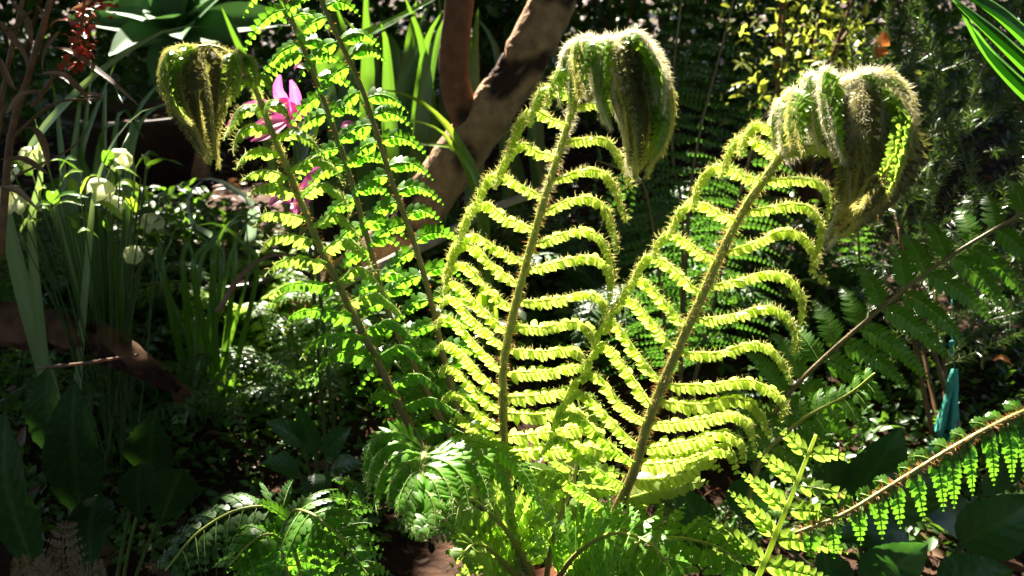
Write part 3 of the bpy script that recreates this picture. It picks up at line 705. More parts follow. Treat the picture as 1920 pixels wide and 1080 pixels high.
# ---- frond A, on the left ------------------------------------------------------
A_ctrl = [(960, 1090, 1.07), (880, 1000, 1.08), (775, 812, 1.07), (700, 662, 1.065), (640, 545, 1.06), (590, 440, 1.055), (545, 330, 1.05), (505, 235, 1.04), (478, 165, 1.03), (442, 112, 1.02), (398, 88, 1.005), (358, 98, .995), (338, 138, .987), (346, 195, .98), (372, 250, .975), (394, 305, .972)]
fo, c = frond_part(fern, fb, A_ctrl, .0054, .0026, -.3, .9, 'left-hand uncurling frond with a dark stem and a hanging furry tip')
hg, hbn = MB(), MB()
Ra = [[(470, 152), (490, 140), (508, 150), (512, 185)], [(490, 200), (512, 188), (535, 200), (546, 235)], [(515, 255), (550, 240), (585, 262), (610, 295)],
      [(540, 312), (590, 292), (625, 310), (648, 350)], [(560, 360), (605, 342), (640, 365), (660, 405)], [(583, 420), (628, 398), (662, 425), (684, 462)],
      [(605, 470), (650, 446), (684, 474), (704, 512)], [(630, 522), (672, 500), (706, 525), (730, 565)], [(655, 572), (702, 548), (742, 575), (764, 612)],
      [(680, 622), (730, 598), (768, 626), (792, 660)], [(705, 672), (755, 646), (792, 676), (815, 705)], [(730, 722), (780, 700), (825, 728), (850, 755)],
      [(752, 765), (805, 745), (850, 768), (880, 790)], [(775, 812), (825, 795), (870, 812)]]
for i, p in enumerate(Ra):
    u = i / (len(Ra) - 1)
    hero_pinna(fo, fb, c, p, hg, w=.0145, dd=.05, roll=18 + 30 * u, fold=48 - 22 * u, mat='young' if i < 9 else 'fern', hair=130 - 120 * u, curl=.25, spacing=.0062)
La = [[(468, 150), (445, 150), (425, 180), (405, 222)], [(488, 195), (452, 200), (430, 235), (420, 262)], [(508, 242), (472, 232), (445, 250), (436, 288)],
      [(530, 290), (490, 276), (458, 290), (442, 318)], [(545, 330), (502, 318), (470, 326), (452, 340)], [(558, 358), (515, 345), (480, 352), (462, 372)],
      [(580, 415), (530, 398), (492, 402), (478, 425)], [(598, 452), (550, 440), (508, 446), (484, 478)], [(620, 500), (570, 484), (524, 490), (496, 518)],
      [(640, 545), (582, 530), (532, 536), (508, 562)], [(662, 592), (602, 580), (552, 588), (530, 625)], [(690, 645), (635, 630), (592, 640), (562, 675)],
      [(706, 676), (650, 660), (612, 672), (584, 712)], [(745, 752), (708, 738), (688, 758)]]
for i, p in enumerate(La):
    u = i / (len(La) - 1)
    hero_pinna(fo, fb, c, p, hg, w=.0150, dd=.05, roll=20 + 35 * u, fold=46 - 30 * u, mat='young' if i < 9 else 'fern', hair=130 - 120 * u, curl=.22, spacing=.0062)
Ma = [[(440, 112), (462, 100), (470, 118), (468, 145)], [(425, 100), (440, 108), (436, 150), (420, 190)], [(400, 88), (408, 110), (402, 170), (398, 240), (398, 300)],
      [(380, 90), (378, 130), (382, 200), (392, 290)], [(360, 98), (356, 140), (368, 210), (386, 285)], [(350, 105), (322, 108), (308, 140), (320, 185), (345, 230)],
      [(370, 92), (340, 92), (318, 120), (312, 165), (330, 210)], [(340, 140), (330, 170), (352, 230), (388, 300)], [(415, 95), (420, 120), (412, 180), (402, 250)]]
Ma = [[p[0]] + [(x + sg * 7 + rng.normal(0, 3), y + rng.normal(0, 4) + 5 * sg) for x, y in p[1:]] for p in Ma for sg in (-1, 1)]
for i2, p in enumerate(Ma):
    i = i2 // 2
    hero_pinna(fo, fb, c, p, hg, w=.0085, dd=.015 + .012 * (i2 % 4), roll=rng.uniform(15, 50), fold=48, jit=14, slant=24, mat='khaki' if i in (2, 3, 4, 7, 8) else 'young', wid=1.4, hair=330, hl=.005, curl=.5, taper=2.6, spacing=.0042, fur=True)
hairs(hg, c, 1500, .0065, .003, tmin=.62, tmax=1.0)
hairs(hbn, c, 700, .006, .0045, .00026, tmin=.15, tmax=.7)
tag(hg.build('hair', M['hairg'], fo, fb), kind='stuff'); tag(hbn.build('hair', M['hairb'], fo, fb), kind='stuff')

# ---- frond D, the low curled one in front --------------------------------------
D_ctrl = [(990, 1090, 1.05), (900, 980, 1.03), (835, 880, 1.0), (806, 846, .96), (797, 846, .92), (793, 870, .885), (790, 920, .862), (789, 970, .855), (792, 1015, .862)]
fo, c = frond_part(fern, fb, D_ctrl, .0046, .0018, .2, 1.0, 'low frond with its tip curled over towards the viewer')
hg = MB()
Da = [[(800, 846), (745, 810), (700, 826), (682, 880), (684, 905)], [(798, 848), (748, 830), (706, 852), (690, 905), (690, 935)], [(796, 852), (756, 848), (720, 876), (704, 930), (706, 960)],
      [(794, 862), (764, 868), (736, 905), (728, 955)], [(792, 880), (770, 892), (750, 930), (746, 975)], [(791, 905), (772, 918), (758, 955), (762, 995)],
      [(802, 846), (862, 826), (925, 838), (980, 882), (1012, 945), (1050, 1010)], [(800, 848), (852, 840), (912, 858), (950, 905), (962, 955)], [(798, 852), (846, 852), (892, 876), (915, 925), (918, 958)],
      [(796, 858), (836, 866), (868, 900), (880, 955)], [(794, 868), (822, 882), (846, 925), (848, 965)], [(792, 890), (812, 902), (826, 945), (824, 985)], [(790, 915), (806, 928), (816, 965), (812, 1000)],
      [(789, 950), (776, 960), (772, 990), (782, 1010)], [(789, 950), (802, 960), (806, 990), (798, 1010)]]
for i, p in enumerate(Da):
    sx_ = -1. if p[-1][0] < p[0][0] else 1.
    hero_pinna(fo, fb, c, p, hg, w=.0185, dd=.045, hint=lambda q, s_=sx_: np.array([-.25 * (1 - q) + s_ * .55 * q, -.25 - .6 * q, 1. - .75 * q]), fold=14, mat='fernv', hair=90, hl=.004, back=False, curl=.2, cup=.3, spacing=.0055, prof=SERR, slant=28, wid=.95)
hairs(hg, c, 500, .005, .002, tmin=.4)
tag(hg.build('hair', M['hairw'], fo, fb), kind='stuff')

# ---- generic open frond ---------------------------------------------------------
def open_frond(root, org, ctrl, npair, plength, w, mat, side=1, normal=None, ang=20, droop=.25, u0=.12, r0=.004, r1=.0012, rmat='rachis', fold=10, prof=SERR,
               label=None, spacing=.006, tip=.25, both=(1, -1), name='frond', hairm=None, nhair=0, t0=.3, t1=1., joined=False, profile=None, curl=.1, slant=22, lift=0., jit=.05, hair_len=.007, pin_kw={}, worldctrl=False, sides={1: 1., -1: 1.}):
    c = spline(ctrl if worldctrl else pix(ctrl), 80); mb = MB(); tube(mb, c, np.linspace(r0, r1, 80), 7, np.clip(np.linspace(t0, t1, 80), 0, 1), .03)
    fo = mb.build(name, M[rmat], root, org, label=label)
    T = tangents(c); Nf = unit(normal if normal is not None else CAM - c.mean(0))
    jm = MB()
    for k in range(npair):
        u = u0 + (1 - u0) * (k + .3) / npair
        for s in both:
            i = min(79, int((u + rng.normal(0, .006)) * 79)); p = c[i]; t = T[i]; i = max(0, i)
            nn = unit(Nf - t * np.dot(Nf, t)); sd = np.cross(t, nn) * s
            f = profile(u) if profile else min(1, (u + .08) / .35) ** .5 * (tip + (1 - tip) * (1 - ((u - u0) / (1 - u0)) ** 1.6))
            L = plength * f * sides[s] * (1 + rng.normal(0, jit)); a = math.radians(ang + rng.normal(0, 4))
            d = math.cos(a) * sd + math.sin(a) * t + lift * nn
            g = np.array([0, 0, -1.])
            pts = [p + d * L * q + (g * .8 - nn * .2) * droop * L * q ** 2.2 for q in (0, .3, .6, .85, 1.)]
            m = max(6, int(L / spacing)); x = jm if joined else MB()
            hh = nn + rng.normal(0, .12, 3)
            pinna(x, pts, m, w * (.55 + .45 * f), hint=hh, fold=fold, prof=prof, rnd0=float(np.clip(rng.normal(.5, .18), 0, 1)), curl=curl, slant=slant, **{'rad': .0009, **pin_kw})
            if not joined: x.build('leaflet', M[mat], fo, org)
    if joined: tag(jm.build('foliage', M[mat], fo, org), kind='stuff')
    if hairm:
        h = MB(); hairs(h, c, nhair, hair_len, (r0 + r1) / 2, .0003); tag(h.build('hair', M[hairm], fo, org), kind='stuff')
    return fo, c

UP = np.array([0, 0, 1.])
V0 = -Fv
# tall older fronds E and F, rising past the top of the picture
for ctrl, lab in (([(930, 1080, 1.1), (880, 900, 1.13), (800, 730, 1.14), (730, 590, 1.14), (690, 450, 1.13), (650, 310, 1.12), (600, 170, 1.11), (545, 30, 1.1), (500, -90, 1.09), (470, -190, 1.08)], 'older upright frond with small drooping leaflets beside the pink flower'),
                  ([(950, 1080, 1.1), (890, 880, 1.12), (835, 680, 1.13), (810, 570, 1.12), (775, 450, 1.11), (735, 340, 1.1), (680, 170, 1.09), (620, 40, 1.08), (570, -80, 1.07), (540, -170, 1.06)], 'older upright frond with small drooping leaflets in front of the tree trunk')):
    open_frond(fern, fb, ctrl, 21, .060, .0145, 'fern', normal=V0 * .75 + np.array([-.2, 0, .5]), ang=14, droop=.95, jit=.12, u0=.18, r0=.0042, r1=.0026, fold=30, label=lab, t0=0, t1=.4, spacing=.0058, tip=.8, hairm='hairb', nhair=500, curl=.2, hair_len=.004, slant=24, pin_kw=dict(wid=1.45))
# lower spread of flat fronds round the crown
low = [([(1010, 1110, 1.06), (960, 1010, 1.03), (900, 945, 1.0), (840, 925, .97), (780, 940, .95)], 'young', .085, 14),
       ([(1020, 1110, 1.06), (1040, 1000, 1.04), (1075, 900, 1.05), (1090, 800, 1.06), (1080, 730, 1.08)], 'young', .085, 15),
       ([(1060, 1100, 1.04), (1130, 1050, .98), (1230, 1010, .95), (1330, 1020, .92), (1400, 1060, .90)], 'fernv', .08, 14),
       ([(1030, 1110, 1.05), (1080, 1040, .98), (1150, 1000, .93), (1220, 1020, .88), (1260, 1070, .85)], 'fernv', .075, 12),
       ([(990, 1110, 1.06), (930, 1040, 1.0), (890, 1020, .95), (860, 1050, .92)], 'young', .07, 10),
       ([(970, 1090, 1.09), (900, 920, 1.13), (830, 800, 1.17), (760, 700, 1.2), (690, 640, 1.22)], 'fern', .10, 18),
       ([(1050, 1090, 1.08), (1060, 1000, 1.12), (1080, 930, 1.17), (1110, 880, 1.22)], 'fernd', .08, 12)]
for ctrl, m_, L_, np_ in low:
    open_frond(fern, fb, ctrl, np_, L_, .0165, m_, normal=V0 * .55 + UP * .6, ang=22, droop=.28, u0=.15, r0=.0038, r1=.001, fold=8, spacing=.0066, prof=OVAL if m_ == 'young' else SERR, t0=.1)

# ================================================================== OTHER FERNS NEAR BY
def on_ground(px, py, d):
    p = P(px, py, d); p[2] = ground_z(p[0], p[1]); return p
# dark flat frond reaching in from the right
gb = on_ground(1380, 900, 1.25)
g = thing('fern', 'dark green fern frond reaching up to the right behind the lit fronds', 'fern', gb)
open_frond(g, gb, [(1400, 960, 1.22), (1440, 800, 1.21), (1500, 715, 1.2), (1620, 605, 1.19), (1760, 495, 1.17), (1900, 410, 1.15), (2010, 350, 1.13)], 14, .10, .0205, 'fern',
           normal=V0 * .62 + UP * .6, ang=24, droop=.42, u0=.2, fold=8, tip=.75, r0=.0035, r1=.0022, t0=.0, t1=.25, spacing=.0055, slant=26, label='long arching frond', hairm='hairb', nhair=260, hair_len=.004, curl=.15)
open_frond(g, gb, [(1400, 960, 1.22), (1430, 860, 1.2), (1500, 790, 1.17), (1590, 740, 1.13), (1640, 700, 1.1)], 10, .06, .015, 'fern', normal=V0 * .5 + UP * .7, ang=24, droop=.5, u0=.25, fold=8, tip=.4, slant=26)
# hairy frond H
hb0 = on_ground(2060, 800, 1.0)
h = thing('fern', 'hairy fern frond arching in from the right with hanging leaflets', 'fern', hb0)
open_frond(h, hb0, [(2120, 760, 1.02), (2020, 742, .99), (1920, 772, .96), (1800, 832, .94), (1680, 905, .93), (1580, 965, .93), (1490, 1000, .94)], 19, .048, .0135, 'fern', normal=V0 * .85 + UP * .35, ang=18, droop=.55, sides={1: .5, -1: 1.}, u0=.0, fold=6, tip=.55,
           r0=.0034, r1=.002, t0=.2, t1=.6, spacing=.0036, slant=28, prof=SESS, both=(1, -1), hairm='hairb', nhair=900, hair_len=.007, curl=.12, pin_kw=dict(wid=1.7, taper=1.6, rad=.0011), label='arching frond with a bristly rust-coloured stem')
# pale frond I
ib = on_ground(1400, 1140, .98)
i_ = thing('fern', 'pale sunlit fern frond with widely spaced leaflets on a yellow green stem', 'fern', ib)
open_frond(i_, ib, [(1385, 1160, .99), (1430, 1062, .98), (1480, 940, .97), (1530, 815, .96)], 6, .082, .0145, 'young', normal=np.array([-.15, -.62, .80]), ang=24, droop=.18, u0=.12, fold=5, tip=.45, r0=.0036, r1=.0018,
           rmat='youngrope', spacing=.0070, prof=SESS, slant=32, label='pale frond', pin_kw=dict(wid=1.35, taper=2.0))
# ferns in the bottom left corner
jb = on_ground(600, 1180, 1.05)
j = thing('fern', 'low fern with arching fronds catching light in the bottom left', 'fern', jb)
for ctrl, m_, L_, n_ in (([(610, 1200, 1.02), (560, 1060, 1.0), (545, 968, .98), (580, 962, .95), (640, 1010, .92), (690, 1080, .9)], 'fern', .075, 14),
                    ([(600, 1200, 1.03), (560, 1040, 1.03), (520, 960, 1.02), (450, 955, 1.0), (370, 1000, .98), (310, 1070, .96)], 'fernd', .075, 16),
                    ([(600, 1200, 1.02), (545, 1090, 1.0), (520, 1010, .98), (480, 1010, .96), (430, 1060, .94)], 'fern', .07, 12),
                    ([(620, 1200, 1.04), (640, 1050, 1.06), (650, 950, 1.07), (660, 905, 1.06), (640, 900, 1.04)], 'fernd', .05, 12)):
    open_frond(j, jb, ctrl, n_, L_, .0135, m_, normal=V0 * .35 + UP * .9, ang=24, droop=.5, u0=.2, fold=10, tip=.35, r0=.003, r1=.001, t0=.2, t1=.9, slant=24)
# small bronze plant
bb = on_ground(120, 1120, 1.0)
b_ = thing('fern', 'small bronze tipped fern seedling in the bottom left corner', 'fern', bb)
for ctrl, L_ in (([(125, 1160, 1.0), (122, 1080, 1.0), (118, 1020, 1.0), (125, 975, 1.01)], .035), ([(120, 1160, 1.0), (90, 1095, .99), (60, 1062, .98), (20, 1060, .97)], .032), ([(130, 1160, 1.0), (160, 1090, .98), (195, 1062, .97)], .03)):
    open_frond(b_, bb, ctrl, 8, L_, .009, 'bronze', normal=V0 * .7 + UP * .5, ang=30, droop=.15, u0=.2, fold=8, tip=.3, r0=.0016, r1=.0007, rmat='stembrown', spacing=.0045)

# ferns further back: crowns of arching fronds
def tuft(label, px, py, d, nf, flen, mat, L_=.05, w=.010, np_=14, lean=(0, 0), up=.75, nrm=None, spread=1.0, az=None, **k):
    o = gp(px, py); t = thing('fern', label, 'fern', o)
    for q in range(nf):
        a = q / nf * 6.283 + rng.normal(0, .25) if az is None else rng.uniform(*az)
        e = flen * rng.uniform(.7, 1.15); out = np.array([math.cos(a) * spread + lean[0], math.sin(a) * spread + lean[1], 0]); u_ = up * rng.uniform(.75, 1.2)
        ctrl = [o, o + out * e * .15 + UP * e * u_ * .45, o + out * e * .42 + UP * e * u_ * .78, o + out * e * .75 + UP * e * u_ * .8, o + out * e * 1.0 + UP * e * u_ * .62]
        open_frond(t, o, ctrl, np_, L_, w, mat, normal=UP + out * -.2, ang=22, droop=.3, u0=.22, fold=8, tip=.2, r0=.0028, r1=.0008, joined=True, spacing=.0075, prof=POINT, worldctrl=True, rmat='stemdark', **k)
    return t
tuft('sunlit pale fern in front of the base of the tree trunk', 470, 640, 1.62, 13, .34, 'young', .07, .013, 15)
tuft('bluish feathery fern on the far left above the log', 110, 590, 1.66, 14, .38, 'fernb', .07, .013, 16)
tuft('small feathery fern between the log and the pot', 280, 610, 1.7, 12, .30, 'fernb', .06, .012, 14)
tuft('small fern just behind the log at the left edge', -20, 640, 1.7, 10, .30, 'fern', .06, .012, 14)
tuft('dark fern in the shade below the leaning trunk', 580, 760, 1.62, 12, .28, 'fernb', .06, .012, 14)
tuft('dark fern at the left edge in front of the log', 30, 790, 1.42, 11, .30, 'fern', .055, .011, 14)
tuft('low fern in the dark beside the crinkled broad leaves', 410, 800, 1.55, 11, .24, 'fernb', .05, .011, 13)
tuft('low dim fern in front of the log', 230, 770, 1.55, 11, .26, 'fernb', .05, .011, 13)
tuft('dim fern right of the leaning trunk between stem and strap leaves', 690, 660, 1.55, 11, .30, 'fern', .06, .012, 13)
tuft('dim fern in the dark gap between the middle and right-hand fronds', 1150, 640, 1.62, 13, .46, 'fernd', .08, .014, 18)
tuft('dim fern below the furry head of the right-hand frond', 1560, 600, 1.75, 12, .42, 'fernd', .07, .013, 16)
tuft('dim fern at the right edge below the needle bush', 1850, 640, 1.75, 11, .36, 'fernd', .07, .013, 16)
tuft('dim fern fanning out at the bottom between the broad leaves', 1330, 1070, 1.2, 9, .22, 'fern', .055, .012, 12)
o = on_ground(1290, 560, 1.85)
t_ = thing('fern', 'tall dim fern with bowed fronds behind the two furry fronds', 'fern', o)
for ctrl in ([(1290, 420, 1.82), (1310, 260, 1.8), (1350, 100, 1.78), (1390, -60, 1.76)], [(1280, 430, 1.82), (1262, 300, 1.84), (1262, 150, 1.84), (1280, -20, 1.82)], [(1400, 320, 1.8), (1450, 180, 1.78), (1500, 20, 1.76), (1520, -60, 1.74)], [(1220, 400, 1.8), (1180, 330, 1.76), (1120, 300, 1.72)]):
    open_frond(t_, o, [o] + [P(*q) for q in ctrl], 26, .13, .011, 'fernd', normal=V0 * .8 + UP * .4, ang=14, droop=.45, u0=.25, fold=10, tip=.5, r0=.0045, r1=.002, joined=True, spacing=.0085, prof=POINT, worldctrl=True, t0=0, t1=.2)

# ================================================================== BROAD-LEAVED PLANTS
def broad_plant(label, org, leaves, mat, ribs, ripple, cat='plant', name='broadleaf_plant', petr=.0025, **k):
    t = thing(name, label, cat, org)
    for (bx, by, tx, ty, w, d, nx) in leaves:
        a = P(bx, by, d + .02); e = P(tx, ty, d - .03)
        h = unit(V0 * .7 + UP * .55 + np.array([nx, 0, 0])); mid = (a + e) / 2 + h * np.linalg.norm(e - a) * .10
        mb = MB(); broadleaf(mb, [a, mid, e], MM(w, d), h, ribs, ripple, rnd=rng.random(), **k)
        lf = mb.build('leaf', M[mat], t, org)
        mb = MB(); tube(mb, spline([org + rng.normal(0, .01, 3), (org * .45 + a * .55) + [0, 0, .03], a], 12), np.linspace(petr * 1.3, petr, 12), 6); mb.build('stalk', M['stemdark'], lf, org)
    return t
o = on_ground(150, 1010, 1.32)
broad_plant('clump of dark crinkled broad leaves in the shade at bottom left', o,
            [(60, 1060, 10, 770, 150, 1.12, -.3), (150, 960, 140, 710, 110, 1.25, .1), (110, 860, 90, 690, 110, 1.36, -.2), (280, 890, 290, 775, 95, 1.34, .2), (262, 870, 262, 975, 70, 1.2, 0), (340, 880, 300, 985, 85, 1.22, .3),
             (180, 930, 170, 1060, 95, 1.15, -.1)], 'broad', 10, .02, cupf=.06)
o = on_ground(1740, 1010, 1.3)
broad_plant('clump of smooth dark green oval leaves in the bottom right corner', o,
            [(1600, 930, 1690, 800, 100, 1.3, .2), (1620, 960, 1800, 900, 100, 1.2, .3), (1700, 1000, 1560, 1010, 80, 1.15, -.2), (1860, 930, 1890, 760, 110, 1.35, .2), (1800, 1020, 1960, 930, 120, 1.15, .4), (1620, 1100, 1740, 1020, 100, 1.1, .1),
             (1560, 1120, 1540, 1020, 90, 1.12, -.2), (1760, 1110, 1900, 1070, 110, 1.08, .2), (1840, 1000, 1700, 940, 90, 1.25, -.1), (1560, 930, 1540, 830, 80, 1.3, -.2), (1320, 1000, 1270, 910, 75, 1.2, -.3), (1380, 960, 1440, 880, 80, 1.25, .1)], 'broadr', 6, .012, wav=.02)
o = on_ground(600, 900, 1.45)
broad_plant('low glossy leaved plant in the dark between the two left ferns', o, [(570, 830, 500, 790, 45, 1.4, 0), (590, 850, 560, 760, 45, 1.42, 0), (610, 860, 660, 800, 50, 1.38, .1), (560, 880, 490, 870, 48, 1.34, -.1), (620, 880, 680, 870, 44, 1.33, .1), (590, 890, 590, 950, 46, 1.3, 0)], 'broadr', 7, .03)

# ================================================================== STRAP-LEAVED PLANTS
def strap_plant(label, org, leaves, mat, cat='plant', name='strap_leaf_plant', leaf_names='leaf', fold=.3):
    t = thing(name, label, cat, org)
    for pts, w, h in leaves:
        mb = MB(); blade(mb, np.vstack([org + rng.normal(0, .03, 3) * [1, 1, 0], pix(pts)]), MM(w, pts[0][2]), np.asarray(h, float), 26, fold, rnd=rng.random(), twist=rng.normal(0, .25)); mb.build('leaf', M[mat], t, org)
    return t
hUp = V0 * .5 + UP * .8
o = on_ground(40, 420, 1.75)
strap_plant('pale arching strap leaf plant behind the dry brown stems', o,
            [([(20, 430, 1.72), (55, 290, 1.64), (130, 190, 1.6), (215, 115, 1.58), (320, 55, 1.56), (400, 52, 1.55)], 34, hUp), ([(60, 460, 1.7), (75, 340, 1.66), (72, 255, 1.62), (64, 215, 1.6)], 22, V0 + np.array([.8, 0, 0])),
             ([(170, 450, 1.72), (185, 340, 1.68), (215, 265, 1.66), (265, 210, 1.64), (330, 195, 1.62)], 24, hUp)], 'strapwhite')
o = on_ground(170, 430, 1.95)
strap_plant('tuft of dark green strap leaves behind the white nodding flowers', o,
            [([(120 + 14 * k + rng.normal(0, 6), 430, 1.95), (120 + 15 * k, 330, 1.93), (115 + 20 * k + rng.normal(0, 12), 210 + rng.normal(0, 25), 1.9), (100 + 30 * k + rng.normal(0, 25), 190 + rng.normal(0, 40), 1.85)], 22, V0 + UP * .3) for k in range(9)], 'strap')
o = on_ground(760, 420, 2.7)
lv = []
for k in range(26):
    x0 = 620 + 380 * rng.random(); dx = rng.normal(0, 60); d = 2.5 + .5 * rng.random()
    lv.append(([(x0, 420, d), (x0 + dx * .2, 250, d), (x0 + dx * .6, 90, d - .05), (x0 + dx * 1.4, -30 + 80 * rng.random(), d - .12)], rng.uniform(26, 44), V0 + UP * .2))
strap_plant('bank of dark upright strap leaves behind the tree fork', o, lv, 'strap')
o = on_ground(900, 420, 2.05)
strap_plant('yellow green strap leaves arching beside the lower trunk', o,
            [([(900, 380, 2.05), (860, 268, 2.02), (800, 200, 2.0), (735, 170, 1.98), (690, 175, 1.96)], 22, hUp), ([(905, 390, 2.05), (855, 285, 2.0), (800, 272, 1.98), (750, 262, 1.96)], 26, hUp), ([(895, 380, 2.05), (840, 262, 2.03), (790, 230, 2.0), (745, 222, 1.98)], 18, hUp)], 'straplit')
o = on_ground(560, 330, 2.6)
strap_plant('long dark strap leaves slanting above the pink flower', o, [([(560, 330, 2.6), (640, 110, 2.5), (740, 40, 2.45), (850, -20, 2.4)], 40, hUp), ([(560, 330, 2.6), (620, 150, 2.5), (700, 60, 2.45), (800, 10, 2.42)], 26, hUp), ([(520, 330, 2.6), (480, 160, 2.5), (440, 70, 2.45), (410, 0, 2.4)], 24, hUp)], 'strap')
# grassy clump between the white flowers and the trunk
o = on_ground(360, 520, 1.95); lv = []
for k in range(17):
    x0 = 300 + 190 * rng.random(); d = 1.8 + .25 * rng.random(); dx = rng.normal(0, 45)
    lv.append(([(x0, 520, d), (x0 + dx * .3, 460, d), (x0 + dx, 400 + 30 * rng.random(), d - .04), (x0 + dx * 1.8, 390 + 60 * rng.random(), d - .08)], rng.uniform(8, 16), V0 + UP * .4))
strap_plant('tuft of fine green grassy leaves in front of the dark pot', o, lv, 'strap', name='grass_tuft')
o = gp(445, 520)
strap_plant('curled grey strap leaf bowing over the dark hollow', o, [([(400, 445, 2.2), (368, 425, 2.18), (352, 390, 2.17), (364, 350, 2.16), (390, 338, 2.15)], 15, V0), ([(475, 400, 2.2), (440, 358, 2.18), (400, 336, 2.16), (355, 340, 2.15)], 26, hUp)], 'strapgrey')

# agave rosette
o = on_ground(345, 150, 3.5)
ag = thing('agave', 'pale green agave rosette at the top of the picture', 'agave', o)
for k in range(17):
    a = k * 2.4; el = .25 + .055 * k; L = .46 - .010 * k; dr = np.array([math.cos(a) * math.cos(el), math.sin(a) * math.cos(el), math.sin(el)]); dr = np.array([dr[0], dr[1] * .77 - dr[2] * .64, dr[1] * .64 + dr[2] * .77])
    c0 = P(345, 60, 3.5); mb = MB()
    blade(mb, [c0 + dr * .02, c0 + dr * L * .35, c0 + dr * L * .7 + [0, 0, -.02], c0 + dr * L + [0, 0, -.05]], .16, np.array([-dr[0] * .5, -.9, 1.1]), 18, .35, prof=lambda t: (.45 + .75 * np.sin(np.pi * np.clip(t, 0, 1) ** .8)) * (1 - t ** 6) * .85, rnd=rng.random())
    mb.build('leaf', M['agave'], ag, o)
mb = MB(); tube(mb, spline([o - [0, 0, .02], P(345, 60, 3.5)], 12), np.linspace(.06, .05, 12), 12, rough=.05); mb.build('stem', M['bark'], ag, o)

# palm leaf in the top right corner
o = on_ground(2150, 300, 1.0)
pl = thing('palm', 'bright green pleated palm leaf crossing the top right corner', 'palm', o)
for k in range(6):
    mb = MB(); blade(mb, pix([(2110, 190 + 14 * k, 1.0), (1990, 110 + 24 * k, .97), (1870, 10 + 24 * k, .94), (1740 + 14 * k, -50 + 16 * k, .92)]), MM(62, .95), V0 * .7 + UP * .5 + np.array([0, 0, .3 * (k % 2)]), 18, .45 * (1 if k % 2 else -1), rnd=rng.random(), tint=.9)
    mb.build('leaf', M['palm'], pl, o)
mb = MB(); tube(mb, spline([o, P(2200, 260, 1.0), P(2150, 150, 1.0)], 14), .006, 7); mb.build('stalk', M['stemgreen'], pl, o)

# ================================================================== DRY BROWN STEMS, TOP LEFT
o = on_ground(0, 480, 1.45)
dr_ = thing('dry_plant', 'dry brown stems with withered lance-shaped leaves at top left', 'plant', o)
for pts, r in (([(0, 480, 1.45), (20, 260, 1.42), (60, 120, 1.4), (95, 0, 1.38), (110, -60, 1.38)], .0065), ([(-20, 480, 1.46), (-5, 250, 1.44), (20, 100, 1.43), (50, -30, 1.42)], .005), ([(60, 200, 1.41), (110, 130, 1.4), (150, 60, 1.4), (160, -30, 1.4)], .0035), ([(20, 260, 1.42), (100, 195, 1.4), (190, 185, 1.38)], .0025), ([(30, 330, 1.43), (130, 280, 1.4), (160, 245, 1.4)], .002)):
    mb = MB(); tube(mb, spline(pix(pts), 26), np.linspace(r, r * .6, 26), 7, rough=.05); mb.build('stem', M['stembrown'], dr_, o)
for pts, w in (([(95, 90, 1.4), (130, 98, 1.39), (180, 135, 1.38), (225, 170, 1.36), (265, 203, 1.35)], 21), ([(80, 138, 1.4), (115, 142, 1.38), (145, 165, 1.37), (172, 196, 1.36)], 15), ([(0, 40, 1.4), (20, 70, 1.39), (45, 105, 1.38), (52, 130, 1.38)], 16),
               ([(95, 50, 1.4), (105, 40, 1.39), (125, 38, 1.38)], 10), ([(40, 240, 1.4), (65, 245, 1.39), (82, 275, 1.38), (92, 318, 1.37)], 16), ([(0, 110, 1.42), (12, 140, 1.41), (30, 170, 1.4)], 14), ([(150, 180, 1.39), (175, 178, 1.38), (198, 183, 1.37)], 10),
               ([(0, 300, 1.4), (45, 300, 1.39), (92, 328, 1.38)], 14), ([(20, 0, 1.4), (50, 40, 1.39), (60, 90, 1.38)], 13), ([(110, 60, 1.4), (85, 100, 1.39), (80, 140, 1.38)], 12), ([(0, 350, 1.42), (40, 360, 1.4), (80, 400, 1.38)], 14), ([(60, 20, 1.4), (30, 50, 1.38), (0, 60, 1.37)], 13),
               ([(130, 20, 1.4), (160, 10, 1.39), (180, -10, 1.38)], 12), ([(80, 170, 1.4), (40, 180, 1.38), (10, 215, 1.37)], 12), ([(70, 10, 1.41), (85, 40, 1.4), (78, 80, 1.39)], 11)):
    mb = MB(); blade(mb, pix(pts), MM(w, 1.38), hUp + rng.normal(0, .3, 3), 16, .5, prof=lambda t: np.sin(np.pi * np.clip(t * .95 + .05, 0, 1)) ** .7, rnd=rng.random(), twist=rng.normal(0, .8)); mb.build('leaf', M['dry'], dr_, o)
for cx, cy in ((155, 20), (152, 60), (158, 95), (140, 118), (200, 5)):
    mb = MB(); p0 = P(cx, cy, 1.4); q = p0 + rng.normal(0, .009, (26, 3)); leafcloud(mb, q, rng.uniform(.008, .016, 26), .6)
    tag(mb.build('seed_head', M['redseed'], dr_, o), kind='stuff')

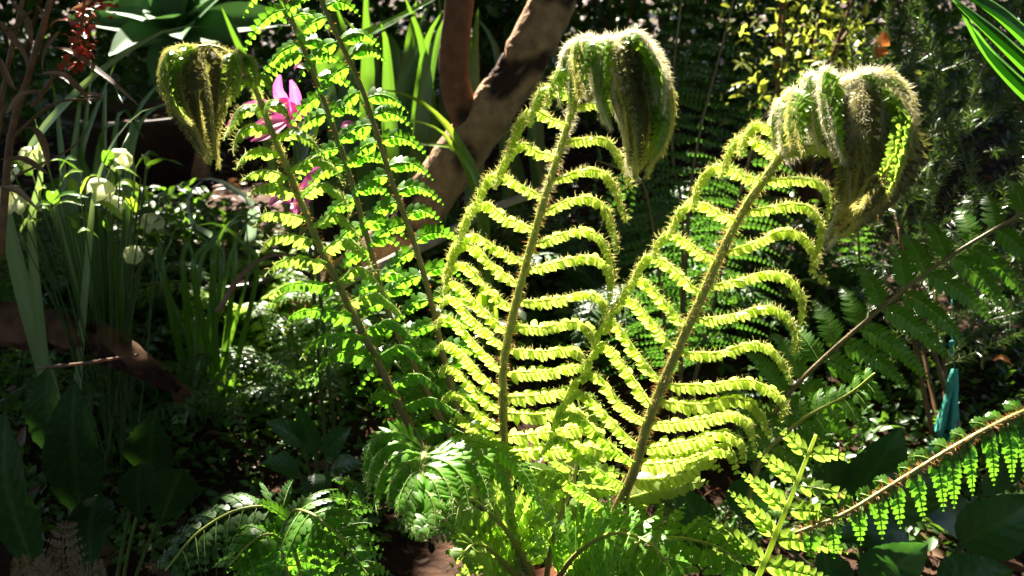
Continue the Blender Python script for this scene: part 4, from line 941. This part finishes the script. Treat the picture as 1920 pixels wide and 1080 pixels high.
# ================================================================== WHITE NODDING FLOWERS
o = on_ground(160, 520, 1.78)
hel = thing('hellebore', 'hellebore with nodding greenish white flowers in a sunny patch on the left', 'flower', o)
def cupflower(cx, cy, d, r, face, mat='white'):
    p0 = P(cx, cy, d); R_ = MM(r, d); ax = unit(face); x = unit(np.cross(ax, [.3, .2, 1])); y = np.cross(ax, x); mb = MB()
    base_c = p0 - ax * R_ * .7
    for k in range(5):
        a = k * 1.2566 + rng.random() * .2; dd_ = math.cos(a) * x + math.sin(a) * y
        broadleaf(mb, [base_c, base_c + dd_ * R_ * .75 + ax * R_ * .25, base_c + dd_ * R_ * 1.0 + ax * R_ * .9, base_c + dd_ * R_ * .85 + ax * R_ * 1.45], R_ * 1.35, -dd_ + ax * .4, 3, .01, 12, 7, rnd=rng.random())
    f = mb.build('flower', M[mat], hel, o)
    mb = MB(); tube(mb, spline([base_c, base_c - ax * R_ * .8 + [0, 0, R_ * .5], base_c - ax * R_ + [.01, .02, -.06], o + rng.normal(0, .02, 3)], 16), .0018, 5); mb.build('stalk', M['stemdark'], f, o)
for f in ((224, 298, 1.7, 23, (.15, -.6, -.45)), (190, 354, 1.69, 25, (-.1, -.6, -.5)), (16, 374, 1.6, 32, (.2, -.7, -.4)), (286, 416, 1.78, 22, (.1, -.6, -.6)), (216, 382, 1.75, 20, (0, -.5, -.6)), (60, 296, 1.64, 24, (.2, -.7, -.2)), (250, 478, 1.72, 18, (0, -.7, .2))):
    cupflower(*f)
for k in range(34):
    cx, cy = rng.uniform(20, 280), rng.uniform(310, 450); d = rng.uniform(1.62, 1.8); a = rng.uniform(-2.9, .2); L = rng.uniform(40, 80)
    e = P(cx + math.cos(a) * L, cy + math.sin(a) * L * .5, d - .03); s0 = P(cx, cy, d)
    mb = MB(); broadleaf(mb, [s0, (s0 + e) / 2 + UP * .012, e], MM(rng.uniform(14, 24), d), UP + V0 * .3 + rng.normal(0, .3, 3), 5, .02, 14, 7, rnd=rng.random()); lf = mb.build('leaf', M['straplit' if rng.random() < .6 else 'strap'], hel, o)
    mb = MB(); tube(mb, spline([s0, s0 * .5 + o * .5 + [0, 0, .04], o + rng.normal(0, .03, 3) * [1, 1, 0]], 8), .0013, 4); mb.build('stalk', M['stemdark'], lf, o)

# ================================================================== PINK LILY
o = on_ground(590, 600, 1.5)
nl = thing('lily', 'pink spider lily flower seen between the left fern fronds', 'flower', o)
ctr = P(540, 218, 1.36)
pet = [([(540, 222), (505, 200), (465, 205), (425, 240)], 26), ([(540, 224), (515, 228), (490, 240), (458, 260)], 30), ([(542, 222), (548, 205), (530, 195), (505, 208)], 26), ([(540, 218), (530, 190), (522, 170), (525, 140)], 24), ([(545, 220), (556, 200), (552, 170), (545, 150)], 22),
       ([(545, 225), (560, 220), (580, 215), (600, 235)], 18), ([(540, 226), (548, 236), (560, 240), (582, 228)], 20), ([(540, 228), (520, 242), (500, 255), (470, 266)], 18)]
for pts, w in pet:
    n_ = len(pts); mb = MB(); blade(mb, pix([(x_, y_, 1.36 - .03 * (q / (n_ - 1))) for q, (x_, y_) in enumerate(pts)]), MM(w, 1.36), V0 + UP * .5, 14, .25, prof=lambda t: np.sin(np.pi * np.clip(t * .85 + .1, 0, 1)) ** .8, rnd=rng.random()); mb.build('petal', M['pink'], nl, o)
mb = MB(); tube(mb, spline([ctr, P(552, 275, 1.37), P(560, 330, 1.4), P(580, 450, 1.45), o], 20), .003, 6); mb.build('stem', M['stemdark'], nl, o)
o = on_ground(620, 600, 1.46)
nl2 = thing('lily', 'smaller pink lily bloom low behind the left-hand fern stem', 'flower', o)
for pts, w in [([(578, 330), (572, 350), (560, 372), (552, 395)], 18), ([(580, 320), (585, 340), (582, 365), (575, 385)], 20), ([(580, 325), (600, 318), (620, 330)], 16), ([(545, 378), (525, 372), (505, 385)], 22), ([(548, 380), (555, 390), (545, 410)], 20), ([(640, 238), (650, 232), (672, 240)], 14), ([(575, 300), (590, 296), (600, 305)], 14), ([(552, 130), (560, 122), (575, 128)], 14)]:
    n_ = len(pts); mb = MB(); blade(mb, pix([(x_, y_, 1.34 - .02 * (q / (n_ - 1))) for q, (x_, y_) in enumerate(pts)]), MM(w, 1.34), V0 + UP * .5, 12, .25, prof=lambda t: np.sin(np.pi * np.clip(t * .85 + .1, 0, 1)) ** .8, rnd=rng.random()); mb.build('petal', M['pink'], nl2, o)
mb = MB(); tube(mb, spline([P(578, 325, 1.34), P(590, 450, 1.4), o], 20), .0028, 6); mb.build('stem', M['stemdark'], nl2, o)

# ================================================================== NEEDLE BUSH ON THE RIGHT
o = on_ground(1800, 700, 1.9)
nb = thing('needle_bush', 'dark bush of fine needle leaves filling the shade on the right', 'shrub', o)
def sprig(parent, org, pts, m, nl, nw, mat='needle'):
    c = spline(pts, m); T = tangents(c); mb = MB(); tube(mb, c, np.linspace(.0022, .0009, m), 4, .9, rnd=.6)
    k = 4; idx = np.repeat(np.arange(2, m), k); n = len(idx); t = T[idx]
    d = rng.normal(0, 1, (n, 3)); d = unit(d - t * np.sum(d * t, 1, keepdims=True)); d = unit(d + t * .75)
    s = unit(np.cross(d, rng.normal(0, 1, (n, 3)))); L = nl * (.6 + .5 * rng.random((n, 1)))
    a = c[idx]; V_ = np.stack([a + s * nw * .4, a - s * nw * .4, a + d * L * .5 + s * nw, a + d * L * .5 - s * nw, a + d * L + [0, 0, -.1 * nl]], 1).reshape(-1, 3)
    q = np.arange(n)[:, None] * 5; mb.add(V_, np.concatenate([q + [0, 1, 2], q + [1, 3, 2], q + [2, 3, 4]]), 0, rng.random(n).repeat(5))
    return mb.build('sprig', M[mat], parent, org)
for k in range(140):
    x0, y0 = rng.uniform(1600, 1960), rng.uniform(40, 640); d = rng.uniform(1.6, 2.3); a = math.radians(rng.uniform(20, 120)); L = rng.uniform(110, 210)
    p0 = P(x0, y0 + 60, d); e = P(x0 + math.cos(a) * L, y0 + 60 - math.sin(a) * L, d - rng.uniform(-.1, .15))
    sprig(nb, o, [p0, (p0 + e) / 2 + rng.normal(0, .015, 3), e], 34, .024, .0011)
for k in range(4):
    e = P(rng.uniform(1620, 1940), rng.uniform(100, 500), rng.uniform(1.7, 2.2)); mb = MB(); tube(mb, spline([o + rng.normal(0, .05, 3) * [1, 1, 0], (o + e) / 2 + rng.normal(0, .04, 3), e], 14), np.linspace(.006, .002, 14), 6); mb.build('stem', M['stembrown'], nb, o)

# ================================================================== SMALL PLACED THINGS
# grey stick
a = P(820, 448, 2.12); e = P(1015, 356, 2.05); mb = MB(); barktube(mb, [a - [.25, 0, .12], a, (a + e) / 2 + [0, 0, .01], e, e + [.10, -.02, .06]], [.012, .013, .012, .010, .007], 60, 14, .3, 3, .0015)
tag(mb.build('stick', M['stick']), 'pale bare stick leaning against the tree trunk', 'stick')
# fallen log at left
mb = MB(); barktube(mb, [P(-60, 590, 1.92), P(60, 615, 1.88), P(180, 640, 1.82), P(270, 690, 1.80), P(340, 740, 1.80)], [.045, .046, .042, .034, .016], 80, 36, .1, 11, .005)
e_ = P(340, 740, 1.80); th_ = np.linspace(0, 6.283, 25)[:-1]; ax_ = unit(P(340, 740, 1.80) - P(270, 690, 1.80)); u1 = unit(np.cross(ax_, UP)); u2 = np.cross(ax_, u1)
ring_ = np.array([e_ - ax_ * .004 + (u1 * math.cos(t) + u2 * math.sin(t)) * .019 for t in th_]); ring2 = np.array([e_ + ax_ * rng.uniform(-.004, .02) + (u1 * math.cos(t) + u2 * math.sin(t)) * .011 for t in th_])
vv_ = np.vstack([ring_, ring2, e_ + ax_ * .006]); i_r = np.arange(24); j_r = np.roll(i_r, -1)
mb.add(vv_, np.vstack([np.stack([i_r, j_r, j_r + 24], 1), np.stack([i_r, j_r + 24, i_r + 24], 1), np.stack([i_r + 24, j_r + 24, np.full(24, 48)], 1)]), .35)
tag(mb.build('log', M['wood']), 'short brown log lying in the shade on the left', 'log')
mb = MB(); tube(mb, spline(pix([(70, 690, 1.6), (150, 682, 1.58), (260, 665, 1.56)]), 16), np.linspace(.0035, .002, 16), 6, rough=.08); tag(mb.build('twig', M['dry']), 'thin brown twig lying across the log', 'twig')
mb = MB(); tube(mb, spline(pix([(408, 585, 1.5), (450, 520, 1.5), (500, 482, 1.52), (560, 478, 1.55)]), 20), np.linspace(.005, .002, 20), 6, rough=.06); tag(mb.build('twig', M['dry']), 'bowed dry brown twig in front of the black pot', 'twig')
def pot(name, label, c, R_, H, mat):
    mb = MB()
    lathe(mb, [(0, 0), (R_ * .72, 0), (R_ * .95, H * .9), (R_ * 1.02, H * .9), (R_ * 1.06, H * .93), (R_ * 1.06, H), (R_ * .98, H), (R_ * .93, H * .95), (R_ * .9, H * .85)], c)
    o = mb.build(name, M[mat]); tag(o, label, 'pot')
    mb = MB(); lathe(mb, [(R_ * .92, H * .86), (R_ * .6, H * .9), (R_ * .3, H * .87), (.002, H * .9)], c); mb.build('soil', M['soil'], o); return o
pot('pot', 'black plastic plant pot with a shiny rim behind the pale fern', gp(430, 590), .15, .13, 'pot')
pot('pot', 'large dark brown pot in the shade under the agave', gp(270, 335), .26, .26, 'potbrown')
pot('pot', 'teal glazed pot showing beside the upper trunk', gp(950, 190), .22, .55, 'tealpot')
# teal cloth
mb = MB(); n, m = 26, 22; Vv = []
for i in range(n):
    t = i / (n - 1); cx = 1790 - 22 * t; hw2 = 4 + 25 * t ** .8; y = 692 + 158 * t
    for q in range(m):
        x = -1 + 2 * q / (m - 1); d = 1.9 + .018 * math.sin(x * 7 + t * 2) * t + .02 * x * x
        Vv.append(P(cx + hw2 * x * (1 - .12 * math.sin(t * 5)), y + 10 * x * x * (1 if t > .9 else 0), d))
I = np.arange(n * m).reshape(n, m)
mb.add(np.array(Vv), np.concatenate([np.stack([I[:-1, :-1], I[:-1, 1:], I[1:, 1:]], -1).reshape(-1, 3), np.stack([I[:-1, :-1], I[1:, 1:], I[1:, :-1]], -1).reshape(-1, 3)]), 0, .5)
o = mb.build('cloth', M['teal']); tag(o, 'teal pleated cloth hanging in the shade above the broad leaves', 'cloth')
mod = o.modifiers.new('thickness', 'SOLIDIFY'); mod.thickness = .002
for cy in (645, 660):
    mb = MB(); th = np.linspace(0, np.pi, 9); lathe(mb, np.stack([np.sin(th) * .007 + 1e-5, -np.cos(th) * .008], 1), P(1785, cy, 1.9), 14)
    ob = mb.build('bead', M['teal'], o)
mb = MB(); tube(mb, spline([P(1785, 560, 1.92), P(1786, 640, 1.9), P(1790, 694, 1.9)], 10), .0012, 5); mb.build('cord', M['teal'], o)
# single dead leaves that stand out
def dead(label, pts, w, mat='terra'):
    mb = MB(); broadleaf(mb, pix(pts), MM(w, pts[0][2]), V0 * .5 + UP + rng.normal(0, .2, 3), 5, .02, 16, 9, rnd=rng.random(), cupf=.3)
    tag(mb.build('dead_leaf', M[mat]), label, 'leaf')
dead('orange dead leaf caught in the bush near the top right', [(1645, 110, 1.9), (1652, 85, 1.88), (1658, 58, 1.88)], 28)
dead('orange brown dead leaf in the dark at the right edge', [(1862, 676, 1.95), (1880, 672, 1.93), (1898, 686, 1.92)], 12)
dead('grey brown leaf lying at the bottom right edge', [(1830, 1056, 1.2), (1880, 1064, 1.17), (1940, 1078, 1.14)], 26, 'litter')
# ground cover
def cover(name, label, px, py, rx, ry, d0, n, size, mat, h=.12, cat='ground cover'):
    mb = MB(); q = []
    while len(q) < n:
        a, r = rng.random() * 6.283, math.sqrt(rng.random()); x, y = px + math.cos(a) * r * rx, py + math.sin(a) * r * ry
        p = gp(x, y)
        p[2] += h * rng.random() ** 1.3; q.append(p)
    leafcloud(mb, np.array(q), size * rng.uniform(.6, 1.3, n), .5, flat=.5)
    return tag(mb.build(name, M[mat]), label, cat, 'stuff')
cover('ground_cover', 'small glossy green ground cover leaves on the left bank', 230, 520, 330, 90, 1.8, 4200, .04, 'mat', .16)
cover('ground_cover', 'small leaves creeping over the dark soil at the middle left', 420, 700, 420, 110, 1.8, 1900, .03, 'mat', .08)
cover('ground_cover', 'low leaves in the deep shade behind the tall fern', 1150, 560, 500, 160, 1.8, 3000, .04, 'shrub', .16)
cover('ground_cover', 'dark low leaves in the shade at bottom right', 1700, 820, 330, 220, 1.8, 2600, .03, 'shrub', .08)
cover('ground_cover', 'tiny sprigs in the shade under the ferns at bottom left', 420, 900, 420, 160, 1.8, 1500, .028, 'mat', .06)
cover('ground_cover', 'dark ivy carpeting the ground under the shrubs at the back', 960, 150, 1500, 130, 4, 9000, .075, 'shrub', .25)
